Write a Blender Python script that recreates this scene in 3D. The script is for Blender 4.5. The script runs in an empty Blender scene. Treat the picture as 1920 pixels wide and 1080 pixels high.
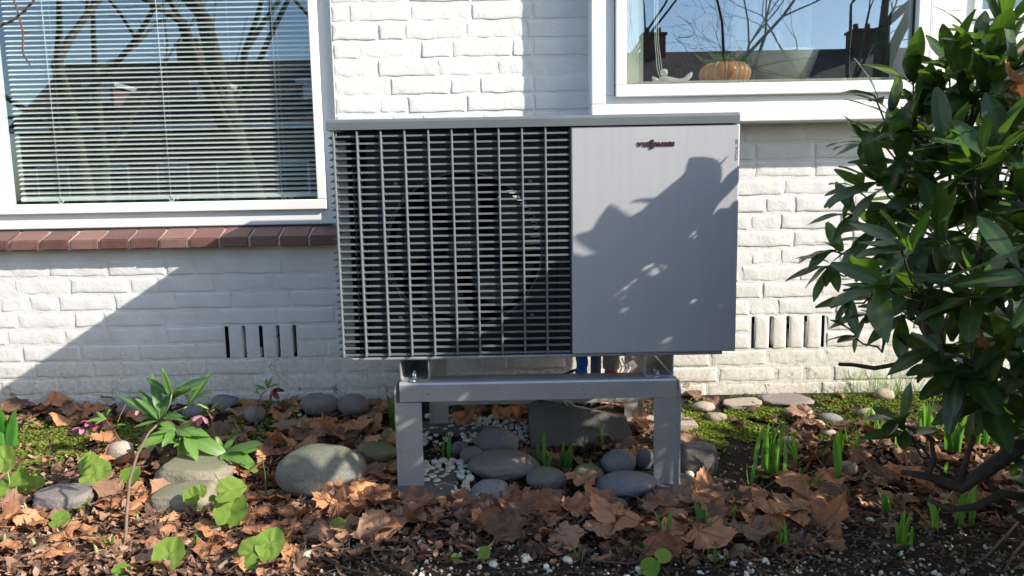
import bpy, bmesh, math, random
from mathutils import Vector, Matrix, Euler, noise

S = bpy.context.scene
COL = S.collection
R = math.radians
rnd = random.Random(7)
U = rnd.uniform

# ------------------------------------------------------------------ camera
# world: wall face is the plane y = 0, x to the right along it, z up; the camera stands 2.64 m in front of it
F, CX, CY = 1370.0, 960.0, 540.0
CAM = Vector((0.0, -2.644, 0.85))
TILT, ROLL = R(7.38), R(-1.05)
_f = Vector((0, math.cos(TILT), -math.sin(TILT)))
_u0 = Vector((0, math.sin(TILT), math.cos(TILT)))
_r0 = Vector((1, 0, 0))
_r = _r0 * math.cos(ROLL) + _u0 * math.sin(ROLL)
_u = _u0 * math.cos(ROLL) - _r0 * math.sin(ROLL)
cd = bpy.data.cameras.new('camera')
cd.sensor_width = 36.0
cd.lens = 36.0 * F / 1920.0
cd.clip_start, cd.clip_end = 0.05, 3000
cam = bpy.data.objects.new('camera', cd)
m = Matrix((_r, _u, -_f)).transposed().to_4x4()
m.translation = CAM
cam.matrix_world = m
COL.objects.link(cam)
S.camera = cam

# ------------------------------------------------------------------ sky, sun, exposure
SUN = Vector((2.3, -1.0, 1.45)).normalized()
world = bpy.data.worlds.new('World')
S.world = world
world.use_nodes = True
wn = world.node_tree
for n in list(wn.nodes):
    wn.nodes.remove(n)
sky = wn.nodes.new('ShaderNodeTexSky')
sky.sky_type = 'NISHITA'
sky.sun_disc = False
sky.sun_elevation = math.asin(SUN.z)
sky.sun_rotation = math.atan2(SUN.x, SUN.y)
bg = wn.nodes.new('ShaderNodeBackground')
bg.inputs['Strength'].default_value = 0.15
wo = wn.nodes.new('ShaderNodeOutputWorld')
wn.links.new(sky.outputs[0], bg.inputs[0])
wn.links.new(bg.outputs[0], wo.inputs[0])
sl = bpy.data.lights.new('sun', 'SUN')
sl.energy = 5.0
sl.angle = R(0.5)
sl.color = (1.0, 0.93, 0.82)
so = bpy.data.objects.new('sun', sl)
so.rotation_euler = (-SUN).to_track_quat('-Z', 'Y').to_euler()
COL.objects.link(so)
S.view_settings.view_transform = 'Standard'
S.view_settings.look = 'None'
S.view_settings.exposure = 0.82
S.view_settings.gamma = 1.0
S.view_settings.use_curve_mapping = False


# ------------------------------------------------------------------ helpers
def P(px, py, y):
    """point of the plane at depth y that stands at that place of the photograph"""
    d = _r * ((px - CX) / F) - _u * ((py - CY) / F) + _f
    return CAM + d * ((y - CAM.y) / d.y)


def proj(p):
    v = Vector(p) - CAM
    z = v.dot(_f)
    return CX + F * v.dot(_r) / z, CY - F * v.dot(_u) / z


def gz0(y):
    t = min(1.0, max(0.0, -y / 0.62))
    return 0.093 * (1 - t) ** 1.2 - 0.012 * min(1.0, max(0.0, (-y - 0.62) / 0.4))


def gz(x, y):
    z = gz0(y)
    if -3 < x < 3 and -2.6 < y < 0.05:
        k = min(1.0, max(0.0, -y / 0.15))
        z += k * 0.012 * noise.noise(Vector((x * 2.3, y * 2.3, 0.3)))
    return z


def G(px, py):
    d = _r * ((px - CX) / F) - _u * ((py - CY) / F) + _f
    t = 1.0
    for _ in range(50):
        p = CAM + d * t
        t += (gz(p.x, p.y) - p.z) / d.z * 0.7
    return CAM + d * t


def tag(o, label=None, cat=None, group=None, kind=None):
    if label: o['label'] = label
    if cat: o['category'] = cat
    if group: o['group'] = group
    if kind: o['kind'] = kind
    return o


def link(o, parent=None):
    COL.objects.link(o)
    if parent is not None:
        o.parent = parent
    return o


def empty(name, loc=(0, 0, 0), label=None, cat=None, group=None, rz=0.0):
    o = bpy.data.objects.new(name, None)
    o.location = loc
    o.rotation_euler = (0, 0, rz)
    o.empty_display_size = 0.05
    link(o)
    return tag(o, label, cat, group)


class MB:
    """collects shapes, builds ONE mesh object"""
    def __init__(s):
        s.v, s.f, s.sm, s.att = [], [], [], None

    def add(s, vs, fs, smooth=False):
        b = len(s.v)
        s.v.extend([tuple(p) for p in vs])
        s.f.extend([tuple(b + i for i in f) for f in fs])
        s.sm.extend([smooth] * len(fs))

    def box(s, x0, x1, y0, y1, z0, z1, c=0.0):
        if c <= 0:
            vs = [(x, y, z) for x in (x0, x1) for y in (y0, y1) for z in (z0, z1)]
            s.add(vs, [(0, 1, 3, 2), (4, 6, 7, 5), (0, 4, 5, 1), (2, 3, 7, 6), (0, 2, 6, 4), (1, 5, 7, 3)])
            return
        bm = bmesh.new()
        vs = [bm.verts.new((x, y, z)) for x in (x0, x1) for y in (y0, y1) for z in (z0, z1)]
        for q in [(0, 1, 3, 2), (4, 6, 7, 5), (0, 4, 5, 1), (2, 3, 7, 6), (0, 2, 6, 4), (1, 5, 7, 3)]:
            bm.faces.new([vs[i] for i in q])
        bmesh.ops.bevel(bm, geom=bm.edges[:], offset=c, segments=2, profile=0.5, affect='EDGES')
        s.bm(bm)

    def bm(s, bm, smooth=False):
        bm.verts.index_update()
        s.add([v.co for v in bm.verts], [[v.index for v in f.verts] for f in bm.faces], smooth)
        bm.free()

    def prism(s, poly, axis, a0, a1):
        """poly: 2-D points; axis 'x','y','z' is the extrusion axis"""
        def mk(u, v, a):
            return {'x': (a, u, v), 'y': (u, a, v), 'z': (u, v, a)}[axis]
        n = len(poly)
        vs = [mk(u, v, a0) for u, v in poly] + [mk(u, v, a1) for u, v in poly]
        fs = [tuple(range(n)), tuple(range(2 * n - 1, n - 1, -1))]
        fs += [(i, n + i, n + (i + 1) % n, (i + 1) % n) for i in range(n)]
        s.add(vs, fs)

    def tube(s, pts, rad, n=6, cap=True):
        pts = [Vector(p) for p in pts]
        k = len(pts)
        if not hasattr(rad, '__len__'):
            rad = [rad] * k
        vs, fs = [], []
        ref = Vector((0.31, 0.62, 0.71))
        for i, p in enumerate(pts):
            t = (pts[min(i + 1, k - 1)] - pts[max(i - 1, 0)])
            if t.length < 1e-9: t = Vector((0, 0, 1))
            t.normalize()
            a = ref - t * ref.dot(t)
            if a.length < 0.05:
                a = Vector((1, 0, 0)) - t * t.x
            a.normalize()
            ref = a
            b = t.cross(a)
            for j in range(n):
                w = 2 * math.pi * j / n
                vs.append(p + (a * math.cos(w) + b * math.sin(w)) * rad[i])
        for i in range(k - 1):
            for j in range(n):
                fs.append((i * n + j, i * n + (j + 1) % n, (i + 1) * n + (j + 1) % n, (i + 1) * n + j))
        if cap:
            fs.append(tuple(range(n))[::-1])
            fs.append(tuple((k - 1) * n + j for j in range(n)))
        s.add(vs, fs, True)

    def mesh(s, name, mat):
        me = bpy.data.meshes.new(name)
        me.from_pydata(s.v, [], s.f)
        me.polygons.foreach_set('use_smooth', s.sm)
        if mat is not None:
            me.materials.append(mat)
        me.update()
        return me

    def build(s, name, mat, parent=None, loc=None):
        me = s.mesh(name, mat)
        bm = bmesh.new(); bm.from_mesh(me)
        bmesh.ops.recalc_face_normals(bm, faces=bm.faces[:])
        bm.to_mesh(me); bm.free()
        o = bpy.data.objects.new(name, me)
        if loc is not None: o.location = loc
        return link(o, parent)


def inst(name, me, parent=None, loc=(0, 0, 0), rot=(0, 0, 0), sc=(1, 1, 1)):
    o = bpy.data.objects.new(name, me)
    o.location = loc
    o.rotation_euler = rot
    o.scale = sc if hasattr(sc, '__len__') else (sc, sc, sc)
    return link(o, parent)


# ------------------------------------------------------------------ materials
def nm(name):
    mt = bpy.data.materials.new(name)
    mt.use_nodes = True
    nt = mt.node_tree
    return mt, nt, nt.nodes['Principled BSDF'], nt.nodes['Material Output']


def N(nt, typ, **kw):
    n = nt.nodes.new(typ)
    for k, v in kw.items():
        if k in n.inputs.keys():
            n.inputs[k].default_value = v
        else:
            setattr(n, k, v)
    return n


def ramp(nt, fac, stops):
    r = nt.nodes.new('ShaderNodeValToRGB')
    e = r.color_ramp.elements
    while len(e) < len(stops): e.new(0.5)
    for i, (p, c) in enumerate(stops):
        e[i].position = p
        e[i].color = (*c, 1) if len(c) == 3 else c
    nt.links.new(fac, r.inputs[0])
    return r.outputs[0]


def mixc(nt, fac, a, b, mode='MIX'):
    n = nt.nodes.new('ShaderNodeMix')
    n.data_type = 'RGBA'
    n.blend_type = mode
    for i, x in ((0, fac), (6, a), (7, b)):
        if isinstance(x, bpy.types.NodeSocket):
            nt.links.new(x, n.inputs[i])
        elif i == 0:
            n.inputs[0].default_value = x
        else:
            n.inputs[i].default_value = (*x, 1)
    return n.outputs[2]


def math_(nt, op, a, b=0.0):
    n = nt.nodes.new('ShaderNodeMath')
    n.operation = op
    for i, x in ((0, a), (1, b)):
        if isinstance(x, bpy.types.NodeSocket): nt.links.new(x, n.inputs[i])
        else: n.inputs[i].default_value = x
    return n.outputs[0]


def noise_(nt, scale, detail=4, rough=0.6, vec=None, dim='3D'):
    n = nt.nodes.new('ShaderNodeTexNoise')
    n.inputs['Scale'].default_value = scale
    n.inputs['Detail'].default_value = detail
    n.inputs['Roughness'].default_value = rough
    if vec is not None: nt.links.new(vec, n.inputs['Vector'])
    return n.outputs['Fac']


def wpos(nt):
    return nt.nodes.new('ShaderNodeNewGeometry').outputs['Position']


def opos(nt):
    return nt.nodes.new('ShaderNodeTexCoord').outputs['Object']


def bump_(nt, bs, h, strength=0.4, dist=0.01):
    b = nt.nodes.new('ShaderNodeBump')
    b.inputs['Strength'].default_value = strength
    b.inputs['Distance'].default_value = dist
    nt.links.new(h, b.inputs['Height'])
    nt.links.new(b.outputs[0], bs.inputs['Normal'])


def simple(name, col, rough=0.6, metal=0.0, var=0.12, scale=30, bump=0.0, bdist=0.002, spec=0.5):
    mt, nt, bs, out = nm(name)
    w = opos(nt)
    f = noise_(nt, scale, 5, 0.6, w)
    lo = tuple(c * (1 - var) for c in col)
    hi = tuple(min(1, c * (1 + var)) for c in col)
    nt.links.new(ramp(nt, f, [(0.3, lo), (0.7, hi)]), bs.inputs['Base Color'])
    bs.inputs['Roughness'].default_value = rough
    bs.inputs['Metallic'].default_value = metal
    bs.inputs['Specular IOR Level'].default_value = spec
    if bump: bump_(nt, bs, f, bump, bdist)
    return mt


def mat_paint_wall():
    mt, nt, bs, out = nm('white_painted_brick')
    w = wpos(nt)
    sep = nt.nodes.new('ShaderNodeSeparateXYZ'); nt.links.new(w, sep.inputs[0])
    n1 = noise_(nt, 9, 5, 0.6, w)
    col = ramp(nt, n1, [(0.3, (0.67, 0.66, 0.635)), (0.62, (0.755, 0.75, 0.73))])
    # weathering near the ground, with an uneven upper edge
    h = math_(nt, 'ADD', sep.outputs[2], math_(nt, 'MULTIPLY', noise_(nt, 4, 5, 0.7, w), 0.22))
    d = ramp(nt, h, [(0.24, (1, 1, 1)), (0.50, (0.0, 0.0, 0.0))])
    speck = ramp(nt, noise_(nt, 55, 6, 0.75, w), [(0.42, (0.25, 0.25, 0.25)), (0.62, (1, 1, 1))])
    dirt = mixc(nt, 1.0, d, speck, 'MULTIPLY')
    bw = nt.nodes.new('ShaderNodeRGBToBW'); nt.links.new(dirt, bw.inputs[0])
    col = mixc(nt, math_(nt, 'MULTIPLY', bw.outputs[0], 0.8), col, (0.47, 0.41, 0.29))
    cv = nt.nodes.new('ShaderNodeTexVoronoi'); cv.feature = 'DISTANCE_TO_EDGE'; cv.inputs['Scale'].default_value = 17
    wv = nt.nodes.new('ShaderNodeTexNoise'); wv.inputs['Scale'].default_value = 11; wv.inputs['Detail'].default_value = 5
    nt.links.new(w, wv.inputs['Vector'])
    nt.links.new(mixc(nt, 0.12, w, wv.outputs['Color'], 'ADD'), cv.inputs['Vector'])
    crk = ramp(nt, cv.outputs['Distance'], [(0.006, (1, 1, 1)), (0.020, (0, 0, 0))])
    cm = mixc(nt, 1.0, crk, mixc(nt, 1.0, d, ramp(nt, noise_(nt, 6, 3, 0.5, w), [(0.45, (0, 0, 0)), (0.6, (1, 1, 1))]), 'MULTIPLY'), 'MULTIPLY')
    bwc = nt.nodes.new('ShaderNodeRGBToBW'); nt.links.new(cm, bwc.inputs[0])
    col = mixc(nt, math_(nt, 'MULTIPLY', bwc.outputs[0], 0.75), col, (0.20, 0.17, 0.13))
    # flakes where the paint has gone
    pl = ramp(nt, noise_(nt, 13, 6, 0.7, w), [(0.60, (0, 0, 0)), (0.62, (1, 1, 1))])
    lowz = ramp(nt, sep.outputs[2], [(0.12, (1, 1, 1)), (0.27, (0, 0, 0))])
    pf = mixc(nt, 1.0, pl, lowz, 'MULTIPLY')
    bw2 = nt.nodes.new('ShaderNodeRGBToBW'); nt.links.new(pf, bw2.inputs[0])
    col = mixc(nt, bw2.outputs[0], col, (0.30, 0.20, 0.13))
    # small dark pits
    pit = ramp(nt, noise_(nt, 95, 3, 0.5, w), [(0.24, (0.55, 0.53, 0.5)), (0.30, (1, 1, 1))])
    col = mixc(nt, 1.0, col, pit, 'MULTIPLY')
    nt.links.new(col, bs.inputs['Base Color'])
    bs.inputs['Roughness'].default_value = 0.62
    bs.inputs['Specular IOR Level'].default_value = 0.3
    a = noise_(nt, 120, 6, 0.7, w)
    b = noise_(nt, 28, 5, 0.6, w)
    hh = math_(nt, 'ADD', math_(nt, 'MULTIPLY', a, 0.35), math_(nt, 'MULTIPLY', b, 0.8))
    hh = math_(nt, 'SUBTRACT', hh, math_(nt, 'MULTIPLY', bw2.outputs[0], 0.35))
    bump_(nt, bs, hh, 0.48, 0.006)
    return mt


def mat_glass(name, refl, tint=(0.93, 0.96, 0.95)):
    mt, nt, bs, out = nm(name)
    nt.nodes.remove(bs)
    tr = N(nt, 'ShaderNodeBsdfTransparent'); tr.inputs[0].default_value = (*tint, 1)
    gl = N(nt, 'ShaderNodeBsdfGlossy'); gl.inputs['Roughness'].default_value = 0.0
    gl.inputs['Color'].default_value = (0.78, 0.89, 1.0, 1)
    fr = N(nt, 'ShaderNodeLayerWeight'); fr.inputs['Blend'].default_value = 0.5
    f = math_(nt, 'ADD', math_(nt, 'MULTIPLY', math_(nt, 'POWER', fr.outputs['Facing'], 4.0), 0.5), refl)
    mx = N(nt, 'ShaderNodeMixShader')
    nt.links.new(f, mx.inputs[0]); nt.links.new(tr.outputs[0], mx.inputs[1]); nt.links.new(gl.outputs[0], mx.inputs[2])
    nt.links.new(mx.outputs[0], out.inputs[0])
    return mt


def mat_leafy(name, c0, c1, tcol, tfac=0.3, rough=0.4, scale=25, vein=None, spec=0.5, bmp=0.25, cells=0, rv=0.5):
    """leaf: colour varies per object and with noise; some light passes through the blade"""
    mt, nt, bs, out = nm(name)
    oi = nt.nodes.new('ShaderNodeObjectInfo')
    f = noise_(nt, scale, 4, 0.6, opos(nt))
    f2 = math_(nt, 'ADD', math_(nt, 'MULTIPLY', f, 0.7), math_(nt, 'MULTIPLY', oi.outputs['Random'], rv))
    col = ramp(nt, f2, [(0.25, c0), (0.85, c1)])
    if vein:
        at = nt.nodes.new('ShaderNodeAttribute'); at.attribute_name = 'vein'
        v = ramp(nt, at.outputs['Fac'], [(0.62, (0, 0, 0)), (0.95, (1, 1, 1))])
        bw = nt.nodes.new('ShaderNodeRGBToBW'); nt.links.new(v, bw.inputs[0])
        col = mixc(nt, math_(nt, 'MULTIPLY', bw.outputs[0], vein[1]), col, vein[0])
    if cells:                                  # puckered blade: net of sunken veins
        vo = nt.nodes.new('ShaderNodeTexVoronoi'); vo.feature = 'DISTANCE_TO_EDGE'; vo.inputs['Scale'].default_value = cells
        nt.links.new(opos(nt), vo.inputs['Vector'])
        vl = ramp(nt, vo.outputs['Distance'], [(0.0, (0.74, 0.80, 0.62)), (0.10, (1, 1, 1))])
        col = mixc(nt, 1.0, col, vl, 'MULTIPLY')
    nt.links.new(col, bs.inputs['Base Color'])
    bs.inputs['Roughness'].default_value = rough
    bs.inputs['Specular IOR Level'].default_value = spec
    if cells: bump_(nt, bs, vo.outputs['Distance'], 0.22, 0.003)
    else: bump_(nt, bs, noise_(nt, scale * 3, 4, 0.6, opos(nt)), bmp, 0.002)
    tl = N(nt, 'ShaderNodeBsdfTranslucent')
    tl.inputs[0].default_value = (*tcol, 1)
    mx = N(nt, 'ShaderNodeMixShader'); mx.inputs[0].default_value = tfac
    nt.links.new(bs.outputs[0], mx.inputs[1]); nt.links.new(tl.outputs[0], mx.inputs[2])
    nt.links.new(mx.outputs[0], out.inputs[0])
    return mt


def mat_stone(name, c0, c1, moss=None, scale=9, rough=0.75):
    mt, nt, bs, out = nm(name)
    o = wpos(nt)
    f = noise_(nt, scale, 8, 0.65, o)
    g = noise_(nt, scale * 14, 4, 0.7, o)
    col = ramp(nt, f, [(0.3, c0), (0.7, c1)])
    col = mixc(nt, math_(nt, 'MULTIPLY', g, 0.45), col, tuple(min(1, c * 1.9) for c in c1))
    dk = ramp(nt, noise_(nt, scale * 30, 2, 0.5, o), [(0.32, (0.5, 0.5, 0.5)), (0.42, (1, 1, 1))])
    col = mixc(nt, 1.0, col, dk, 'MULTIPLY')
    if moss:
        ge = nt.nodes.new('ShaderNodeNewGeometry')
        sp = nt.nodes.new('ShaderNodeSeparateXYZ'); nt.links.new(ge.outputs['Normal'], sp.inputs[0])
        k = math_(nt, 'ADD', math_(nt, 'MULTIPLY', sp.outputs[2], 0.6), math_(nt, 'MULTIPLY', noise_(nt, 16, 5, 0.6, o), 0.7))
        k = ramp(nt, k, [(0.62, (0, 0, 0)), (1.05, (0.75, 0.75, 0.75))])
        bw = nt.nodes.new('ShaderNodeRGBToBW'); nt.links.new(k, bw.inputs[0])
        col = mixc(nt, bw.outputs[0], col, moss)
    nt.links.new(col, bs.inputs['Base Color'])
    bs.inputs['Roughness'].default_value = rough
    bump_(nt, bs, math_(nt, 'ADD', g, f), 0.6, 0.006)
    return mt


M = {}
M['wall'] = mat_paint_wall()
M['frame'] = simple('white_gloss_paint', (0.80, 0.80, 0.79), 0.35, var=0.03, scale=8, bump=0.08)
M['sash'] = simple('white_plastic_frame', (0.82, 0.82, 0.82), 0.3, var=0.02, scale=8)
M['gasket'] = simple('black_gasket', (0.02, 0.02, 0.022), 0.6)
M['glass_blind'] = mat_glass('window_glass_blind', 0.14)
M['glass_bay'] = mat_glass('window_glass_bay', 0.24)
M['sillbrick'] = simple('glazed_red_brown_brick', (0.17, 0.082, 0.068), 0.42, var=0.35, scale=22, bump=0.25)
M['mortar'] = simple('grey_mortar', (0.50, 0.46, 0.40), 0.9, var=0.2, scale=60, bump=0.4)
M['cavity'] = simple('dark_cavity', (0.012, 0.012, 0.013), 0.9)
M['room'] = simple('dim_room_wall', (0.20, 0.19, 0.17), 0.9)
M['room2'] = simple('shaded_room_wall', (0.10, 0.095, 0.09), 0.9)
M['reveal'] = simple('cream_reveal', (0.72, 0.72, 0.62), 0.7, var=0.05)
M['innersill'] = simple('speckled_cream_sill', (0.62, 0.58, 0.44), 0.4, var=0.25, scale=140)
M['slat'] = simple('white_blind_slat', (0.85, 0.86, 0.83), 0.4, var=0.03)
M['cord'] = simple('white_cord', (0.75, 0.75, 0.72), 0.8)
M['cover'] = simple('grey_coated_sheet', (0.150, 0.175, 0.185), 0.42, 0.25, var=0.06, scale=12)
M['grille'] = simple('anthracite_grille', (0.155, 0.180, 0.194), 0.45, 0.1, var=0.06, scale=25)
M['black'] = simple('black_casing', (0.013, 0.015, 0.019), 0.5)
M['blackplate'] = simple('dark_fan_plate', (0.012, 0.014, 0.019), 0.45)
M['fan'] = simple('fan_plastic', (0.02, 0.022, 0.026), 0.35)
M['coil'] = simple('coil_aluminium', (0.05, 0.048, 0.045), 0.4, 0.8, var=0.4, scale=60)
M['copper'] = simple('lit_tube_metal', (0.34, 0.27, 0.19), 0.5, 0.3, var=0.3)
M['tray'] = simple('galvanised_tray', (0.36, 0.35, 0.35), 0.5, 0.4, var=0.12)
M['bolt'] = simple('zinc_bolt', (0.55, 0.56, 0.58), 0.35, 0.8)
M['logo_dark'] = simple('logo_dark', (0.018, 0.012, 0.014), 0.35)
M['logo_red'] = simple('logo_red', (0.13, 0.032, 0.034), 0.35)
M['print'] = simple('black_print', (0.02, 0.02, 0.022), 0.5)
M['bluewrap'] = simple('blue_foil_tape', (0.02, 0.17, 0.78), 0.28, var=0.3, scale=30, bump=0.9, bdist=0.01)
M['bluegrey'] = simple('blue_grey_pipe', (0.16, 0.22, 0.34), 0.6)
M['foam'] = simple('grey_foam', (0.42, 0.42, 0.42), 0.95, var=0.3, scale=220, bump=0.9, bdist=0.004)
M['redcap'] = simple('orange_red_plastic', (0.75, 0.10, 0.02), 0.45)
M['cable'] = simple('grey_white_cable', (0.55, 0.54, 0.52), 0.5)
M['pumpkin'] = simple('orange_glaze', (0.62, 0.24, 0.06), 0.35, var=0.2, scale=25)
M['pumpgroove'] = simple('cream_green_glaze', (0.55, 0.55, 0.36), 0.35, var=0.2, scale=30)
M['china'] = simple('white_china', (0.72, 0.72, 0.66), 0.3, var=0.06)
M['vase'] = None
M['sheer'] = None
M['flower_red'] = mat_leafy('orange_red_petal', (0.6, 0.10, 0.04), (0.75, 0.25, 0.12), (0.7, 0.2, 0.1), 0.3)
M['housebrick'] = simple('far_brown_brick', (0.16, 0.085, 0.06), 0.9, var=0.25, scale=2)
M['asphalt'] = simple('asphalt', (0.055, 0.055, 0.058), 0.9, var=0.2, scale=3)


def mat_panel():
    mt, nt, bs, out = nm('silver_coated_panel')
    o = opos(nt)
    mp = nt.nodes.new('ShaderNodeMapping'); mp.inputs['Scale'].default_value = (60, 1, 3.0)
    nt.links.new(o, mp.inputs[0])
    st = noise_(nt, 1.0, 4, 0.6, mp.outputs[0])       # faint rain streaks
    cl = noise_(nt, 3.5, 4, 0.6, o)
    f = math_(nt, 'ADD', math_(nt, 'MULTIPLY', st, 0.55), math_(nt, 'MULTIPLY', cl, 0.45))
    nt.links.new(ramp(nt, f, [(0.3, (0.44, 0.44, 0.458)), (0.75, (0.50, 0.50, 0.515))]), bs.inputs['Base Color'])
    sp = ramp(nt, noise_(nt, 300, 2, 0.5, o), [(0.0, (0.42,) * 3), (1.0, (0.54,) * 3)])
    nt.links.new(sp, bs.inputs['Roughness'])
    bs.inputs['Metallic'].default_value = 0.2
    return mt


def mat_alu():
    mt, nt, bs, out = nm('mill_aluminium')
    o = opos(nt)
    f = noise_(nt, 7, 6, 0.65, o)
    g = noise_(nt, 90, 3, 0.6, o)
    col = ramp(nt, f, [(0.25, (0.46, 0.465, 0.475)), (0.75, (0.60, 0.605, 0.615))])
    nt.links.new(mixc(nt, math_(nt, 'MULTIPLY', g, 0.25), col, (0.30, 0.29, 0.28)), bs.inputs['Base Color'])
    nt.links.new(ramp(nt, g, [(0.2, (0.24,) * 3), (0.8, (0.42,) * 3)]), bs.inputs['Roughness'])
    bs.inputs['Metallic'].default_value = 0.5
    bump_(nt, bs, g, 0.06, 0.001)
    return mt


def mat_sillbrick():
    mt, nt, bs, out = nm('glazed_red_brown_brick')
    oi = nt.nodes.new('ShaderNodeObjectInfo')
    o = wpos(nt)
    f = math_(nt, 'ADD', math_(nt, 'MULTIPLY', noise_(nt, 35, 6, 0.7, o), 0.6), math_(nt, 'MULTIPLY', oi.outputs['Random'], 0.5))
    col = ramp(nt, f, [(0.25, (0.105, 0.050, 0.044)), (0.55, (0.165, 0.080, 0.066)), (0.85, (0.225, 0.125, 0.100))])
    sp = ramp(nt, noise_(nt, 120, 3, 0.6, o), [(0.66, (0, 0, 0)), (0.72, (1, 1, 1))])
    bw = nt.nodes.new('ShaderNodeRGBToBW'); nt.links.new(sp, bw.inputs[0])
    nt.links.new(mixc(nt, math_(nt, 'MULTIPLY', bw.outputs[0], 0.5), col, (0.45, 0.40, 0.35)), bs.inputs['Base Color'])
    nt.links.new(ramp(nt, f, [(0.2, (0.32,) * 3), (0.9, (0.6,) * 3)]), bs.inputs['Roughness'])
    bump_(nt, bs, noise_(nt, 50, 5, 0.7, o), 0.35, 0.003)
    return mt


def mat_soil():
    mt, nt, bs, out = nm('dark_garden_soil')
    w = wpos(nt)
    a = noise_(nt, 7, 8, 0.7, w)
    b = noise_(nt, 70, 6, 0.75, w)
    col = ramp(nt, b, [(0.3, (0.010, 0.008, 0.007)), (0.55, (0.030, 0.023, 0.018)), (0.75, (0.075, 0.055, 0.040))])
    gr = ramp(nt, a, [(0.50, (0, 0, 0)), (0.66, (1, 1, 1))])
    bw = nt.nodes.new('ShaderNodeRGBToBW'); nt.links.new(gr, bw.inputs[0])
    col = mixc(nt, math_(nt, 'MULTIPLY', bw.outputs[0], 0.35), col, (0.060, 0.050, 0.028))
    # lawn and street ground beyond the bed
    sep = nt.nodes.new('ShaderNodeSeparateXYZ'); nt.links.new(w, sep.inputs[0])
    far = ramp(nt, math_(nt, 'MULTIPLY', sep.outputs[1], -0.1), [(0.30, (0, 0, 0)), (0.34, (1, 1, 1))])
    bw3 = nt.nodes.new('ShaderNodeRGBToBW'); nt.links.new(far, bw3.inputs[0])
    grass = ramp(nt, noise_(nt, 0.8, 6, 0.7, w), [(0.3, (0.035, 0.055, 0.015)), (0.7, (0.075, 0.085, 0.03))])
    col = mixc(nt, bw3.outputs[0], col, grass)
    nt.links.new(col, bs.inputs['Base Color'])
    bs.inputs['Roughness'].default_value = 0.95
    bs.inputs['Specular IOR Level'].default_value = 0.2
    bump_(nt, bs, b, 0.9, 0.012)
    return mt


def mat_sheer(name, col, fac):
    mt, nt, bs, out = nm(name)
    nt.nodes.remove(bs)
    tr = N(nt, 'ShaderNodeBsdfTransparent')
    tl = N(nt, 'ShaderNodeBsdfDiffuse'); tl.inputs[0].default_value = (*col, 1)
    mx = N(nt, 'ShaderNodeMixShader'); mx.inputs[0].default_value = fac
    nt.links.new(tr.outputs[0], mx.inputs[1]); nt.links.new(tl.outputs[0], mx.inputs[2])
    nt.links.new(mx.outputs[0], out.inputs[0])
    return mt


def mat_fins():
    mt, nt, bs, out = nm('painted_glint_fin_metal')
    f = noise_(nt, 40, 3, 0.6, wpos(nt))
    nt.links.new(ramp(nt, f, [(0.35, (0.02, 0.05, 0.08)), (0.5, (0.16, 0.15, 0.12)), (0.62, (0.25, 0.09, 0.03))]), bs.inputs['Base Color'])  # coloured glints seen through the coil, painted into the fin colour
    bs.inputs['Metallic'].default_value = 0.7
    bs.inputs['Roughness'].default_value = 0.35
    return mt


def mat_rooftile():
    mt, nt, bs, out = nm('dark_roof_tiles')
    w = opos(nt)
    wv = nt.nodes.new('ShaderNodeTexWave'); wv.bands_direction = 'X'
    wv.inputs['Scale'].default_value = 1.3
    nt.links.new(w, wv.inputs['Vector'])
    f = noise_(nt, 1.2, 6, 0.7, w)
    col = ramp(nt, f, [(0.3, (0.075, 0.048, 0.040)), (0.7, (0.15, 0.09, 0.07))])
    nt.links.new(mixc(nt, math_(nt, 'MULTIPLY', wv.outputs['Fac'], 0.35), col, (0.04, 0.03, 0.027)), bs.inputs['Base Color'])
    bs.inputs['Roughness'].default_value = 0.8
    return mt


M['panel'] = mat_panel()
M['sillbrick'] = mat_sillbrick()
M['alu'] = mat_alu()
M['soil'] = mat_soil()
M['sheer'] = mat_sheer('sheer_curtain', (0.7, 0.72, 0.72), 0.55)
M['vase'] = mat_sheer('milky_glass', (0.58, 0.62, 0.54), 0.62)
M['fins'] = mat_fins()
M['roof'] = mat_rooftile()
M['bark'] = simple('grey_green_bark', (0.14, 0.125, 0.085), 0.9, var=0.4, scale=6, bump=0.6, bdist=0.02)
M['twig'] = simple('brown_twig', (0.085, 0.055, 0.042), 0.8, var=0.3, scale=60, bump=0.5)
M['bushbark'] = simple('dark_bush_bark', (0.060, 0.042, 0.034), 0.85, var=0.35, scale=50, bump=0.6, bdist=0.004)
M['palebark'] = simple('pale_stem', (0.20, 0.14, 0.10), 0.8, var=0.3, scale=60, bump=0.3)
M['bushleaf'] = mat_leafy('laurel_leaf', (0.008, 0.026, 0.010), (0.038, 0.082, 0.026), (0.20, 0.40, 0.03), 0.20, 0.33, 14, ((0.09, 0.15, 0.04), 0.6), spec=0.6)
M['youngleaf'] = mat_leafy('young_laurel_leaf', (0.030, 0.085, 0.025), (0.075, 0.17, 0.045), (0.22, 0.45, 0.05), 0.28, 0.32, 14, ((0.20, 0.30, 0.10), 0.6))
M['roundleaf'] = mat_leafy('downy_bright_leaf', (0.105, 0.205, 0.030), (0.235, 0.34, 0.070), (0.36, 0.55, 0.07), 0.32, 0.65, 70, ((0.07, 0.14, 0.02), 0.6), spec=0.2, bmp=0.8, cells=17)
M['helleaf'] = mat_leafy('hellebore_leaf', (0.07, 0.16, 0.035), (0.15, 0.28, 0.06), (0.28, 0.50, 0.06), 0.28, 0.4, 25, ((0.16, 0.30, 0.08), 0.6))
M['petal'] = mat_leafy('pink_petal', (0.46, 0.15, 0.25), (0.66, 0.32, 0.42), (0.65, 0.20, 0.34), 0.35, 0.6, 40)
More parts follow.
